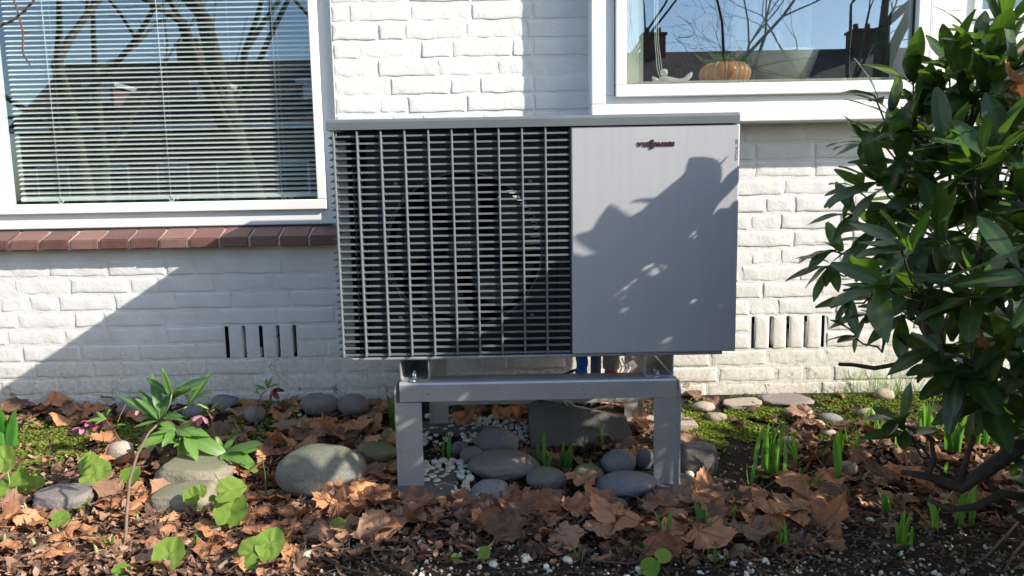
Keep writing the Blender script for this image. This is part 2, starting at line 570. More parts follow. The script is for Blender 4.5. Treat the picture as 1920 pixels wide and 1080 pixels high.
M['petaldark'] = mat_leafy('dark_pink_petal', (0.20, 0.04, 0.09), (0.36, 0.10, 0.17), (0.30, 0.05, 0.12), 0.25, 0.6, 40)
M['redstem'] = simple('red_green_stem', (0.17, 0.075, 0.045), 0.55, var=0.3)
M['palestem'] = simple('pale_green_stem', (0.22, 0.27, 0.13), 0.6, var=0.2)
M['shoot'] = mat_leafy('daffodil_leaf', (0.030, 0.120, 0.022), (0.080, 0.24, 0.040), (0.22, 0.50, 0.05), 0.32, 0.4, 20)
M['grass'] = mat_leafy('grass_blade', (0.06, 0.13, 0.025), (0.14, 0.24, 0.05), (0.3, 0.5, 0.08), 0.3, 0.5, 20)
M['moss'] = mat_leafy('moss_leaf', (0.085, 0.125, 0.022), (0.25, 0.29, 0.055), (0.32, 0.46, 0.03), 0.28, 0.7, 55, spec=0.2)
M['deadleaf'] = mat_leafy('dry_plane_leaf', (0.12, 0.050, 0.028), (0.56, 0.270, 0.135), (0.42, 0.17, 0.06), 0.18, 0.62, 7, ((0.13, 0.055, 0.030), 0.55), spec=0.25, rv=0.75, bmp=0.6)
M['deadleaf2'] = mat_leafy('old_grey_leaf', (0.09, 0.050, 0.034), (0.34, 0.200, 0.130), (0.25, 0.12, 0.06), 0.12, 0.75, 7, ((0.08, 0.05, 0.035), 0.5), spec=0.2, rv=0.75, bmp=0.6)
M['bits'] = mat_leafy('leaf_fragments', (0.055, 0.032, 0.022), (0.31, 0.175, 0.10), (0.3, 0.15, 0.06), 0.1, 0.8, 9, spec=0.2)
M['st_green'] = mat_stone('greenish_boulder_stone', (0.09, 0.088, 0.08), (0.18, 0.176, 0.158), (0.115, 0.13, 0.065))
M['st_grey'] = mat_stone('grey_stone', (0.095, 0.093, 0.098), (0.18, 0.175, 0.18))
M['st_purple'] = mat_stone('purplish_stone', (0.105, 0.086, 0.084), (0.20, 0.172, 0.166))
M['st_olive'] = mat_stone('olive_stone', (0.11, 0.095, 0.055), (0.20, 0.175, 0.10), (0.12, 0.13, 0.04))
M['st_tan'] = mat_stone('tan_stone', (0.17, 0.14, 0.10), (0.31, 0.26, 0.19))
M['st_slab'] = mat_stone('olive_tan_slab', (0.13, 0.115, 0.08), (0.24, 0.215, 0.16), (0.17, 0.17, 0.10))
M['st_pale'] = mat_stone('pale_pink_stone', (0.24, 0.19, 0.155), (0.36, 0.30, 0.25))
M['st_dark'] = mat_stone('dark_slate', (0.060, 0.056, 0.052), (0.115, 0.105, 0.095))
M['pebble'] = mat_stone('white_pebble', (0.55, 0.53, 0.46), (0.74, 0.72, 0.66), (0.42, 0.46, 0.22), 18)
M['gravel'] = None


def mat_tone(name, stops, rough=0.8, tcol=None, bump=0.3):
    """colour from the per-point attribute 'tone' (each grain or scrap has its own), plus grain"""
    mt, nt, bs, out = nm(name)
    at = nt.nodes.new('ShaderNodeAttribute'); at.attribute_name = 'tone'
    f = math_(nt, 'ADD', at.outputs['Fac'], math_(nt, 'MULTIPLY', math_(nt, 'SUBTRACT', noise_(nt, 60, 5, 0.7, wpos(nt)), 0.5), 0.35))
    nt.links.new(ramp(nt, f, stops), bs.inputs['Base Color'])
    bs.inputs['Roughness'].default_value = rough
    bs.inputs['Specular IOR Level'].default_value = 0.2
    bump_(nt, bs, noise_(nt, 150, 4, 0.7, wpos(nt)), bump, 0.003)
    if tcol:
        tl = N(nt, 'ShaderNodeBsdfTranslucent'); tl.inputs[0].default_value = (*tcol, 1)
        mx = N(nt, 'ShaderNodeMixShader'); mx.inputs[0].default_value = 0.14
        nt.links.new(bs.outputs[0], mx.inputs[1]); nt.links.new(tl.outputs[0], mx.inputs[2])
        nt.links.new(mx.outputs[0], out.inputs[0])
    return mt


M['gravel'] = mat_tone('mixed_grit', [(0.0, (0.06, 0.05, 0.042)), (0.35, (0.20, 0.16, 0.12)), (0.6, (0.36, 0.33, 0.28)), (0.85, (0.66, 0.64, 0.58))], 0.75)
M['litter'] = mat_tone('dead_leaf_litter', [(0.0, (0.040, 0.028, 0.023)), (0.35, (0.13, 0.078, 0.056)), (0.65, (0.30, 0.165, 0.102)), (1.0, (0.52, 0.35, 0.25))], 0.75, (0.40, 0.17, 0.06))


def point_attr(me, name, vals):
    a = me.attributes.new(name, 'FLOAT', 'POINT')
    a.data.foreach_set('value', vals)


# ================================================================== GROUND
def build_ground():
    xs = [-700, -250, -90, -40, -20, -10, -6, -4, -3, -2.5]
    n = 440
    xs += [-2.15 + 4.3 * i / n for i in range(n + 1)] + [2.5, 3, 4, 6, 10, 20, 40, 90, 250, 700]
    ys = [-700, -250, -90, -45, -25, -15, -9, -6, -4.5, -3.5, -3.0, -2.6, -2.2, -1.9, -1.7, -1.5]
    n2 = 150
    ys += [-1.32 + 1.345 * i / n2 for i in range(n2 + 1)] + [0.3, 2, 20, 100, 250, 700]
    vs = []
    for y in ys:
        for x in xs:
            z = gz(x, y)
            if -1.4 < y < 0.03 and -2.2 < x < 2.2:
                v = Vector((x, y, 0))
                k = min(1, max(0, -y / 0.05))
                z += k * (0.006 * noise.noise(v * 16) + 0.006 * abs(noise.noise(v * 37)) + 0.003 * noise.noise(v * 80))
            vs.append((x, y, z))
    w = len(xs)
    fs = [(j * w + i, j * w + i + 1, (j + 1) * w + i + 1, (j + 1) * w + i) for j in range(len(ys) - 1) for i in range(w - 1)]
    mb = MB(); mb.add(vs, fs, True)
    o = mb.build('garden_ground', M['soil'])
    tag(o, kind='structure')
build_ground()


def sheet(name, x0, x1, y0, y1, z, mat):
    mb = MB(); mb.box(x0, x1, y0, y1, z - 0.1, z)
    return tag(mb.build(name, mat), kind='structure')
sheet('street', -80, 80, -15.5, -10.5, 0.02, M['asphalt'])

# ================================================================== HOUSE
house = empty('brick_house', (0, 0, 0.09), 'white painted brick house with two large white framed windows', 'house')
HZ = 0.09


def hpart(mb, name, mat, parent=None):
    o = mb.build(name, mat, parent if parent is not None else house)
    if parent is None:
        o.location = (0, 0, -HZ)
    return o


def rect_minus(x0, x1, z0, z1, holes):
    xs = sorted({x0, x1, *[h[0] for h in holes], *[h[1] for h in holes]})
    zs = sorted({z0, z1, *[h[2] for h in holes], *[h[3] for h in holes]})
    for i in range(len(xs) - 1):
        for j in range(len(zs) - 1):
            a, b = (xs[i] + xs[i + 1]) / 2, (zs[j] + zs[j + 1]) / 2
            if a < x0 or a > x1 or b < z0 or b > z1: continue
            if any(h[0] < a < h[1] and h[2] < b < h[3] for h in holes): continue
            yield xs[i], xs[i + 1], zs[j], zs[j + 1]


WX0, WX1, WZ0, WZ1 = -3.6, 3.6, -0.1, 3.0
OPEN_L = (-1.955, -0.615, 0.676, 2.35)        # blind window with its brick sill
OPEN_B = (0.300, 1.455, 1.11, 2.35)           # bay window
OPEN_R = (1.600, 2.40, 1.315, 2.35)           # window at the right edge
VL = [(-1.0585, -1.0445), (-0.9955, -0.9825), (-0.933, -0.9195), (-0.8705, -0.8575), (-0.8095, -0.7965)]
VR = [(0.878, 0.890), (0.943, 0.957), (1.006, 1.018), (1.071, 1.083), (1.135, 1.147)]
VZ = (0.2665, 0.3850)
slots = [(a, b, VZ[0], VZ[1]) for a, b in VL + VR]
HOLES = [OPEN_L, OPEN_B, OPEN_R] + slots

mb = MB()
for x0, x1, z0, z1 in rect_minus(WX0, WX1, WZ0, WZ1, HOLES):
    mb.add([(x0, 0.0012, z0), (x1, 0.0012, z0), (x1, 0.0012, z1), (x0, 0.0012, z1)], [(0, 1, 2, 3)])
for h in (OPEN_L, OPEN_B, OPEN_R):               # reveals
    a, b, c, d = h
    y0, y1 = 0.0012, 0.12
    mb.add([(a, y0, c), (a, y1, c), (a, y1, d), (a, y0, d)], [(0, 1, 2, 3)])
    mb.add([(b, y0, c), (b, y1, c), (b, y1, d), (b, y0, d)], [(0, 1, 2, 3)])
    mb.add([(a, y0, d), (a, y1, d), (b, y1, d), (b, y0, d)], [(0, 1, 2, 3)])
wall = hpart(mb, 'wall', M['wall'])
for a, b, c, d in slots:                          # hollow behind each vent slot
    mb = MB()
    y0, y1 = 0.0012, 0.09
    a -= 0.001; b += 0.001
    mb.add([(a, y0, c), (b, y0, c), (b, y1, c), (a, y1, c), (a, y0, d), (b, y0, d), (b, y1, d), (a, y1, d)],
           [(0, 1, 2, 3), (4, 7, 6, 5), (0, 3, 7, 4), (1, 5, 6, 2), (3, 2, 6, 7)])
    hpart(mb, 'vent_slot', M['cavity'], wall)


def brick_mesh(L, H, seed, plain=False):
    """unit brick, centred; front face at y = 0 bulging slightly, soft uneven arrises, sides running back"""
    nx, nz = (max(4, int(L / 0.018)), 5)
    vs, fs = [], []
    off = Vector((seed * 7.13, seed * 3.7, 0))
    def dpt(x, z):
        e = min(L / 2 - abs(x), H / 2 - abs(z))
        r = 0.0085 * (1 + 0.7 * noise.noise(Vector((x * 12, z * 12, 4)) + off))
        d = 0.0019 * (1 - min(1, e / r)) ** 2
        v = Vector((x, z, 0))
        return d - 0.0017 * noise.noise(v * 22 + off) - 0.0010 * noise.noise(v * 70 + off)
    def lin(n, W):
        a = [-W / 2, -W / 2 + 0.0035]
        a += [-W / 2 + 0.008 + (W - 0.016) * i / (n - 1) for i in range(n)]
        return a + [W / 2 - 0.0035, W / 2]
    X, Z = lin(nx, L), lin(nz - 1, H)
    for z in Z:
        for x in X:
            v = Vector((x, z, 1.7))
            ed = 1 if (abs(x) > L / 2 - 0.005 or abs(z) > H / 2 - 0.005) else 0
            vs.append((x + ed * 0.0036 * noise.noise(v * 26 + off), dpt(x, z), z + ed * 0.0038 * noise.noise(v * 19 - off)))
    w = len(X)
    fs = [(j * w + i, j * w + i + 1, (j + 1) * w + i + 1, (j + 1) * w + i) for j in range(len(Z) - 1) for i in range(w - 1)]
    ring = [i for i in range(w)] + [j * w + w - 1 for j in range(1, len(Z))] + [(len(Z) - 1) * w + i for i in range(w - 2, -1, -1)] + [j * w for j in range(len(Z) - 2, 0, -1)]
    b = len(vs)
    for i in ring:
        x, y, z = vs[i]
        vs.append((x, 0.03, z))
    n = len(ring)
    fs += [(ring[i], b + i, b + (i + 1) % n, ring[(i + 1) % n]) for i in range(n)]
    m_ = MB(); m_.add(vs, fs, True)
    return m_.mesh('brick', M['wall'])


JT = 0.0095
PITCH = 0.0624
Z0 = 0.1378 - 2 * PITCH
stretch = [brick_mesh(0.205, PITCH - JT, i) for i in range(8)]
header = [brick_mesh(0.098, PITCH - JT, 20 + i) for i in range(5)]
soldier = [brick_mesh(0.0505, VZ[1] - VZ[0] + 0.004, 40 + i) for i in range(3)]
known = {  # joints read off the photograph, by course
    22: [-0.453, -0.147], 21: [-0.521, -0.306, -0.198, 0.015], 20: [-0.46, -0.25, -0.041], 19: [-0.417, -0.207, -0.101],
    18: [-0.457, -0.358, -0.15], 17: [-0.414, -0.307, -0.093], 16: [-0.46, -0.256, -0.141, -0.034],
    8: [-1.814, -1.611, -1.394, -1.294], 7: [-1.766, -1.659, -1.455, -1.234, 0.913 - 0.0], 6: [-1.818, -1.607, 0.867, 0.97],
    5: [-1.861, -1.649, 1.028], 4: [-1.808, 0.874], 3: [-1.768],
    12: [1.021], 11: [0.861, 0.972], 10: [1.02], 9: [0.975], 2: [1.078], 1: [1.141]}
bulk_brick = []


def brick_span(x0, x1, z, k, free_l=False, free_r=False):
    """bricks from x0 to x1 in the course whose bottom joint is at z"""
    js = sorted(j for j in known.get(k, []) if x0 + 0.04 < j < x1 - 0.04)
    pts = [x0] + js + [x1]
    out = [x0]
    br = random.Random(k * 131 + int(x0 * 100))
    for a, b in zip(pts, pts[1:]):
        L = b - a
        if L > 0.245:
            cuts, rem = [], L
            while rem > 0.245:
                s = br.choice((0.213, 0.213, 0.106))
                if rem - s < 0.06: break
                cuts.append(s); rem -= s
            cuts.append(rem)
            br.shuffle(cuts)
            q = a
            for c in cuts[:-1]:
                q += c; out.append(q)
        out.append(b)
    for a, b in zip(out, out[1:]):
        L = b - a - JT
        if L < 0.012: continue
        big = L > 0.14
        me = br.choice(stretch if big else header)
        cx, cz = (a + b) / 2, z + JT / 2 + (PITCH - JT) / 2 + br.uniform(-0.001, 0.001)
        sx = L / (0.205 if big else 0.098)
        yy = br.uniform(-0.0018, 0.0006)
        px, py = proj((cx, 0, cz))
        pl, pr = proj((a, 0, cz))[0], proj((b, 0, cz))[0]
        if pr > -10 and pl < 1930 and -25 < py < 790:
            o = inst('brick', me, wall, (cx, yy, cz), (0, 0, br.uniform(-0.003, 0.003)), (sx, 1, 1))
            o.rotation_euler = (0, R(br.uniform(-0.35, 0.35)), 0)
        else:
            bulk_brick.append((cx, yy, cz, L))


for k in range(0, 46):
    zb = Z0 + k * PITCH
    zc = zb + PITCH / 2
    cuts = []
    if OPEN_L[2] - 0.03 < zc < OPEN_L[3]: cuts.append(OPEN_L[:2])
    if OPEN_B[2] - 0.02 < zc < OPEN_B[3]: cuts.append(OPEN_B[:2])
    if OPEN_R[2] - 0.03 < zc < OPEN_R[3]: cuts.append(OPEN_R[:2])
    if VZ[0] - 0.005 < zc < VZ[1] + 0.005:
        cuts += [(VL[0][0] - 0.004, VL[-1][1] + 0.004), (VR[0][0] - 0.004, VR[-1][1] + 0.004)]
    x = WX0
    for a, b in sorted(cuts):
        brick_span(x, a, zb, k); x = b
    brick_span(x, WX1, zb, k)
for V in (VL, VR):                                # the upright bricks between the vent slots
    for i in range(4):
        a, b = V[i][1], V[i + 1][0]
        inst('vent_brick', soldier[i % 3], wall, ((a + b) / 2, U(-0.001, 0.001), (VZ[0] + VZ[1]) / 2), (0, R(U(-0.6, 0.6)), 0), ((b - a) / 0.0515, 1, 1))
mb = MB()
for cx, yy, cz, L in bulk_brick:
    mb.box(cx - L / 2, cx + L / 2, yy, 0.03, cz - (PITCH - JT) / 2, cz + (PITCH - JT) / 2)
o = mb.build('distant_brick_courses', M['wall'], wall); tag(o, kind='stuff')


def frame_mb(x0, x1, z0, z1, wl, wr, wb, wt, y0, y1, c=0.003):
    f = MB()
    f.box(x0, x1, y0, y1, z0, z0 + wb, c)
    f.box(x0, x1, y0, y1, z1 - wt, z1, c)
    f.box(x0, x0 + wl, y0 + 0.0006, y1, z0 + wb, z1 - wt, c)
    f.box(x1 - wr, x1, y0 + 0.0006, y1, z0 + wb, z1 - wt, c)
    return f


def pane_mb(x0, x1, z0, z1, y):
    f = MB(); f.box(x0, x1, y, y + 0.004, z0, z1); return f

# ---- left window (behind it hangs the blind)
win = hpart(frame_mb(-1.955, -0.617, 0.752, 2.35, 0.055, 0.052, 0.058, 0.06, 0.034, 0.115), 'window', M['frame'])
frame_mb(-1.905, -0.666, 0.806, 2.29, 0.067, 0.032, 0.036, 0.04, 0.018, 0.10).build('sash', M['sash'], win)
pane_mb(-1.84, -0.696, 0.840, 2.255, 0.048).build('pane', M['glass_blind'], win)
mb = MB(); mb.box(-1.95, -0.618, 0.026, 0.11, 0.7435, 0.7515); mb.build('shadow_gap', M['gasket'], win)
mb = MB(); mb.box(-1.955, -0.617, 0.02, 0.115, 0.676, 0.742); sill = hpart(mb, 'window_sill', M['mortar'])


def sill_brick(w):
    bm = bmesh.new()
    prof = [(-0.052, 0.002), (-0.052, 0.037), (0.034, 0.072), (0.034, 0.002)]
    a = [bm.verts.new((-w / 2, y, z)) for y, z in prof]
    b = [bm.verts.new((w / 2, y, z)) for y, z in prof]
    bm.faces.new(a); bm.faces.new(b[::-1])
    for i in range(4):
        bm.faces.new((a[i], b[i], b[(i + 1) % 4], a[(i + 1) % 4]))
    bmesh.ops.recalc_face_normals(bm, faces=bm.faces[:])
    bmesh.ops.bevel(bm, geom=bm.edges[:], offset=0.0035, segments=2, affect='EDGES')
    q = MB(); q.bm(bm)
    return q.mesh('sill_brick', M['sillbrick'])
sbm = sill_brick(0.0995)
for i in range(15):
    x = -1.940 + i * 0.1063
    if x > -0.60: break
    w = 1.0
    if x > -0.66: x, w = -0.641, 0.50
    inst('sill_brick', sbm, sill, (x, U(-0.002, 0.002), 0.676 + U(-0.0015, 0.0015)), (R(U(-0.8, 0.8)), R(U(-0.5, 0.5)), R(U(-0.8, 0.8))), (w, 1, 1))
mb = MB()                                          # the mortar joints between the sill bricks, set back from the brick faces
mb.prism([(-0.046, 0.679), (-0.046, 0.709), (0.030, 0.742), (0.030, 0.679)], 'x', -1.955, -0.617)
mb.build('sill_joints', M['mortar'], sill)

# ---- bay window at the right: a white box standing proud of the wall
YB = -0.102
bay = hpart(frame_mb(0.281, 1.475, 1.094, 2.35, 0.05, 0.05, 0.05, 0.06, YB, 0.12, 0.004), 'bay_window', M['frame'])
frame_mb(0.325, 1.43, 1.1425, 2.30, 0.035, 0.035, 0.03, 0.03, YB + 0.004, 0.11).build('inner_frame', M['frame'], bay)
frame_mb(0.362, 1.408, 1.166, 2.28, 0.036, 0.036, 0.040, 0.04, YB - 0.014, 0.0).build('sash', M['sash'], bay)
mb = MB()
x0, x1, z0, z1 = 0.398, 1.372, 1.206, 2.24
mb.box(x0, x1, YB + 0.012, YB + 0.016, z0, z0 + 0.004); mb.box(x0, x0 + 0.003, YB + 0.012, YB + 0.016, z0, z1); mb.box(x1 - 0.005, x1, YB + 0.008, YB + 0.016, z0, z1)
mb.build('gasket', M['gasket'], bay)
pane_mb(0.396, 1.374, 1.204, 2.242, YB + 0.018).build('pane', M['glass_bay'], bay)
mb = MB(); mb.box(0.276, 1.480, YB - 0.006, 0.0, 1.078, 1.0935, 0.003); mb.build('drip_strip', M['frame'], bay)

# ---- window at the right edge
w3 = hpart(frame_mb(1.602, 2.40, 1.335, 2.35, 0.03, 0.05, 0.085, 0.06, 0.010, 0.11, 0.003), 'window', M['frame'])
frame_mb(1.633, 2.34, 1.425, 2.28, 0.02, 0.03, 0.03, 0.03, -0.004, 0.10).build('sash', M['sash'], w3)
pane_mb(1.655, 2.31, 1.456, 2.25, 0.03).build('pane', M['glass_blind'], w3)
mb = MB(); mb.box(1.66, 1.72, 0.004, 0.02, 1.346, 1.40, 0.003); mb.build('cover_plate', M['frame'], w3)
mb = MB(); mb.box(1.59, 2.40, -0.03, 0.10, 1.297, 1.3325, 0.004); hpart(mb, 'window_sill', M['sillbrick'])

# ---- rooms behind the panes
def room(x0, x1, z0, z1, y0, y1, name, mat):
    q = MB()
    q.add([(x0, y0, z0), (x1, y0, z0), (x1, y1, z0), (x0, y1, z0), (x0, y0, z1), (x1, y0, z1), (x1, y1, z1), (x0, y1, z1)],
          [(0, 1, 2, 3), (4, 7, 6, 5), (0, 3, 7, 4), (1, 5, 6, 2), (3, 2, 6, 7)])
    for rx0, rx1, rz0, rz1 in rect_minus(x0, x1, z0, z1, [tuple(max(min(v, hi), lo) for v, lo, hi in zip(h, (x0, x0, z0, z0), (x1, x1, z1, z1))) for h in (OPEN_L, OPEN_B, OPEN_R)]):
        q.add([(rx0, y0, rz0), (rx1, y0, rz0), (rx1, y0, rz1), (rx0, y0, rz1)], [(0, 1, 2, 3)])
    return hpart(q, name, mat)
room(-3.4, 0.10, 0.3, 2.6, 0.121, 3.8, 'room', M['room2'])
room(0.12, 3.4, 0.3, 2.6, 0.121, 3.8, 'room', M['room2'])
mb = MB(); mb.box(0.33, 1.43, YB + 0.03, 0.33, 1.17, 1.222, 0.004); hpart(mb, 'inner_sill', M['innersill'])
mb = MB(); mb.box(0.345, 0.475, 0.0, 0.32, 1.2225, 2.3); mb.box(0.331, 0.397, YB + 0.025, -0.001, 1.2225, 2.3); hpart(mb, 'inner_reveal', M['reveal'])
mb = MB(); mb.box(-1.95, -0.62, 0.121, 0.40, 0.79, 0.836, 0.004); hpart(mb, 'inner_sill', M['sash'])
# gable body above and at the sides, so that the house is a house from any side
mb = MB()
mb.box(-3.6, 3.6, 0.005, 0.12, 3.0, 5.4); mb.box(-3.6, -3.48, 0.13, 8, -0.1, 5.4); mb.box(3.48, 3.6, 0.13, 8, -0.1, 5.4); mb.box(-3.6, 3.6, 8, 8.1, -0.1, 5.4)
hpart(mb, 'upper_wall', M['wall'])
mb = MB(); mb.prism([(0.0, 5.4), (8.1, 5.4), (4.0, 8.2)], 'x', -3.7, 3.7); hpart(mb, 'roof', M['roof'])

# ================================================================== BLIND and things in the windows
blind = empty('venetian_blind', (-1.27, 0.1, 0.84), 'white venetian blind with open slats hanging in the left window', 'blind')
bx0, bx1 = -1.815, -0.705
def slat_mesh():
    q = MB()
    pr = []
    for i in range(4):
        t = i / 3 - 0.5
        pr.append((t * 0.0245, 0.0016 * (1 - 4 * t * t)))
    vs, n = [], len(pr)
    for x in (bx0, bx1):
        for dz in (0, -0.0007):
            vs += [(x, a, b + dz) for a, b in pr]
    fs = [(i, i + 1, 2 * n + i + 1, 2 * n + i) for i in range(n - 1)] + [(n + i + 1, n + i, 3 * n + i, 3 * n + i + 1) for i in range(n - 1)]
    fs += [(0, 2 * n, 3 * n, n), (n - 1, 2 * n - 1, 4 * n - 1, 3 * n - 1)]
    q.add(vs, fs, True)
    return q.mesh('slat', M['slat'])
sm = slat_mesh()
BP = 0.0171
for i in range(48):
    z = 0.868 + i * BP
    inst('slat', sm, blind, (1.27, 0.0, z - 0.84 + U(-0.0008, 0.0008)), (R(27 + U(-1.5, 1.5)), R(U(-0.05, 0.05)), 0))
mb = MB(); mb.box(bx0, bx1, -0.012, 0.012, 0.0, 0.012, 0.003)
o = mb.build('bottom_rail', M['slat'], blind); o.location = (1.27, 0, 0.012)
for x in (-1.665, -1.256, -0.845):
    mb = MB(); mb.tube([(x + 1.27, -0.014, 0.0), (x + 1.27 - 0.002, -0.014, 0.9)], 0.0012, 5); mb.tube([(x + 1.276, 0.014, 0.0), (x + 1.276, 0.014, 0.9)], 0.0009, 5)
    if x < -0.9:
        mb.tube([(x + 1.262, -0.016, 0.014), (x + 1.268, -0.018, 0.003), (x + 1.278, -0.018, 0.006), (x + 1.284, -0.016, 0.016)], 0.002, 5)
    mb.build('ladder_cord', M['cord'], blind)
mb = MB(); mb.box(bx0, bx1, -0.02, 0.02, 0.86, 0.90, 0.003); mb.build('head_rail', M['slat'], blind).location = (1.27, 0, 0)


def lathe(prof, n=24, wob=None):
    vs, fs = [], []
    for r, z in prof:
        for j in range(n):
            a = 2 * math.pi * j / n
            rr = r * (wob(a) if wob else 1)
            vs.append((rr * math.cos(a), rr * math.sin(a), z))
    for i in range(len(prof) - 1):
        for j in range(n):
            fs.append((i * n + j, i * n + (j + 1) % n, (i + 1) * n + (j + 1) % n, (i + 1) * n + j))
    return vs, fs

# small figure hanging behind the blind
orn = empty('window_ornament', P(435, 178, 0.17), 'small orange and white figure hanging behind the blind of the left window', 'ornament')
q = MB(); q.add(*lathe([(0.004, -0.055), (0.024, -0.05), (0.030, -0.03), (0.020, -0.005), (0.014, 0.0), (0.012, 0.004)], 12), True); q.build('robe', M['pumpkin'], orn)
q = MB(); q.add(*lathe([(0.004, 0.003), (0.014, 0.010), (0.017, 0.022), (0.012, 0.036), (0.002, 0.041)], 12), True); q.build('head', M['china'], orn)
for s in (-1, 1):
    q = MB(); q.tube([(s * 0.018, 0, -0.01), (s * 0.033, -0.004, 0.006), (s * 0.038, -0.004, 0.03)], [0.009, 0.007, 0.006], 7); q.build('arm', M['china'], orn)
q = MB(); q.tube([(0, 0, 0.04), (0, 0, 0.75)], 0.0008, 4); q.build('string', M['cord'], orn)

# pumpkin planter
ZS = 1.2225
pk = empty('pumpkin_planter', (0.784, 0.075, ZS), 'orange pumpkin shaped planter with pale grooves on the bay window sill', 'planter')
lob = 14
def wob(a): return 0.93 + 0.07 * abs(math.sin(a * lob / 2)) ** 0.6
prof = [(0.055, 0.0), (0.075, 0.006), (0.090, 0.025), (0.093, 0.045), (0.085, 0.063), (0.066, 0.075), (0.052, 0.076)]
q = MB(); q.add(*lathe(prof, lob * 8, wob), True); q.build('bowl', M['pumpkin'], pk)
q = MB()
for j in range(lob):
    a = 2 * math.pi * j / lob
    q.tube([((r * 0.935 + 0.0012) * math.cos(a), (r * 0.935 + 0.0012) * math.sin(a), z) for r, z in prof], 0.0036, 5)
q.build('groove', M['pumpgroove'], pk)
q = MB(); q.add(*lathe([(0.002, 0.068), (0.055, 0.068)], 20)); q.build('soil', M['soil'], pk)
q = MB()
for j in range(46):
    a, r0 = U(0, 6.28), U(0, 0.05)
    b = Vector((r0 * math.cos(a), r0 * math.sin(a), 0.068))
    h = U(0.015, 0.055)
    tip = b + Vector((U(-0.05, 0.05) + 0.03 * math.cos(a), U(-0.03, 0.03), h))
    d = (tip - b).normalized(); s = d.cross(Vector((0, 1, 0.2))).normalized() * U(0.004, 0.009)
    md = b.lerp(tip, 0.6)
    q.add([b, md + s, tip, md - s], [(0, 1, 2, 3)])
q.build('foliage', M['helleaf'], pk)
for dx, dz in ((0.04, 0.115), (0.055, 0.10), (-0.04, 0.075), (0.0, 0.083), (-0.055, 0.068), (0.062, 0.085)):
    q = MB()
    for j in range(5):
        a = j * 1.2566
        q.add([(dx, 0, dz), (dx + 0.006 * math.cos(a - 0.5), -0.003, dz + 0.006 * math.sin(a - 0.5)), (dx + 0.010 * math.cos(a), -0.004, dz + 0.010 * math.sin(a)), (dx + 0.006 * math.cos(a + 0.5), -0.003, dz + 0.006 * math.sin(a + 0.5))], [(0, 1, 2, 3)])
    q.tube([(dx * 0.7, 0, 0.07), (dx, 0.001, dz)], 0.001, 4)
    q.build('flower', M['flower_red'], pk)

# white china bird
bd = empty('china_bird', (0.585, 0.03, ZS), 'white china bird figurine lying on the sill left of the pumpkin', 'figurine')
q = MB()
q.tube([(-0.05, 0, 0.012), (-0.035, 0, 0.017), (-0.005, 0, 0.014), (0.025, 0, 0.011), (0.045, 0, 0.016), (0.062, 0, 0.032), (0.069, 0, 0.043)], [0.008, 0.017, 0.014, 0.010, 0.010, 0.009, 0.003], 10)
q.build('body', M['china'], bd)
q = MB(); v, f = lathe([(0.001, 0.030), (0.011, 0.034), (0.0145, 0.043), (0.011, 0.053), (0.001, 0.057)], 12); q.add([(x - 0.03, y, z) for x, y, z in v], f, True); q.build('head', M['china'], bd)
q = MB(); q.tube([(-0.05, 0, 0.014), (-0.064, 0, 0.020), (-0.072, 0, 0.030)], [0.008, 0.009, 0.003], 8); q.build('wing', M['china'], bd)

# glass vase and a white candle behind it
vs_ = empty('glass_vase', (1.01, 0.11, ZS), 'wide greenish glass vase on the bay window sill right of the pumpkin', 'vase')
q = MB(); q.add(*lathe([(0.06, 0.0), (0.075, 0.004), (0.095, 0.05), (0.118, 0.115), (0.115, 0.115), (0.091, 0.05), (0.070, 0.008), (0.001, 0.008)], 36), True); q.build('bowl', M['vase'], vs_)
q = MB(); v, f = lathe([(0.001, 0.0081), (0.066, 0.009), (0.088, 0.05), (0.070, 0.075), (0.03, 0.085), (0.001, 0.086)], 24, lambda a: 1 + 0.08 * math.sin(3 * a)); q.add(v, f, True); q.build('sand_filling', M['innersill'], vs_)
cn = empty('candle', (0.985, 0.11, ZS + 0.085), 'slim white candle standing in the glass vase', 'candle')
q = MB(); q.tube([(0, 0, 0), (0.001, 0, 0.10), (0.003, 0, 0.115)], [0.006, 0.0058, 0.004], 10); q.build('wax', M['china'], cn)
q = MB(); q.tube([(0.003, 0, 0.115), (0.004, 0, 0.123)], 0.0008, 4); q.build('wick', M['gasket'], cn)
# sheer curtain strip
q = MB()
vs, fs = [], []
for i in range(41):
    x = 0.86 + 0.30 * i / 40
    for z in (1.26 + 0.05 * math.sin(i * 0.4), 2.25):
        vs.append((x, 0.26 + 0.016 * math.sin(i * 0.9), z))
fs = [(2 * i, 2 * i + 2, 2 * i + 3, 2 * i + 1) for i in range(40)]
q.add(vs, fs, True)
tag(q.build('sheer_curtain', M['sheer']), 'narrow sheer white curtain hanging behind the vase in the bay window', 'curtain')
# pull cords
q = MB()
for k, dx in enumerate((0.0, 0.006, 0.012)):
    q.tube([(0.505 + dx * 0.5, -0.02, 2.2), (0.507 + dx, -0.02, 1.55), (0.512 + dx, -0.022, 1.36), (0.519 + dx * 1.4, -0.024, 1.27), (0.535 + dx * 1.6, -0.026, ZS + 0.004), (0.57 + dx, -0.028, ZS + 0.003)], 0.0013, 5)
tag(q.build('pull_cord', M['cord']), 'white blind pull cords hanging down to the bay window sill', 'cord')
q = MB()
for k in range(3):
    q.tube([(0.415 + 0.02 * k, -0.03, 2.2), (0.43 - 0.008 * k, -0.03, 1.5), (0.418 + 0.012 * k, -0.03, 1.36), (0.44 + 0.01 * k, -0.03, 1.30)], 0.0008, 4)
tag(q.build('thin_wire', M['bluegrey']), 'thin dark wires hanging against the pale reveal of the bay window', 'wire')

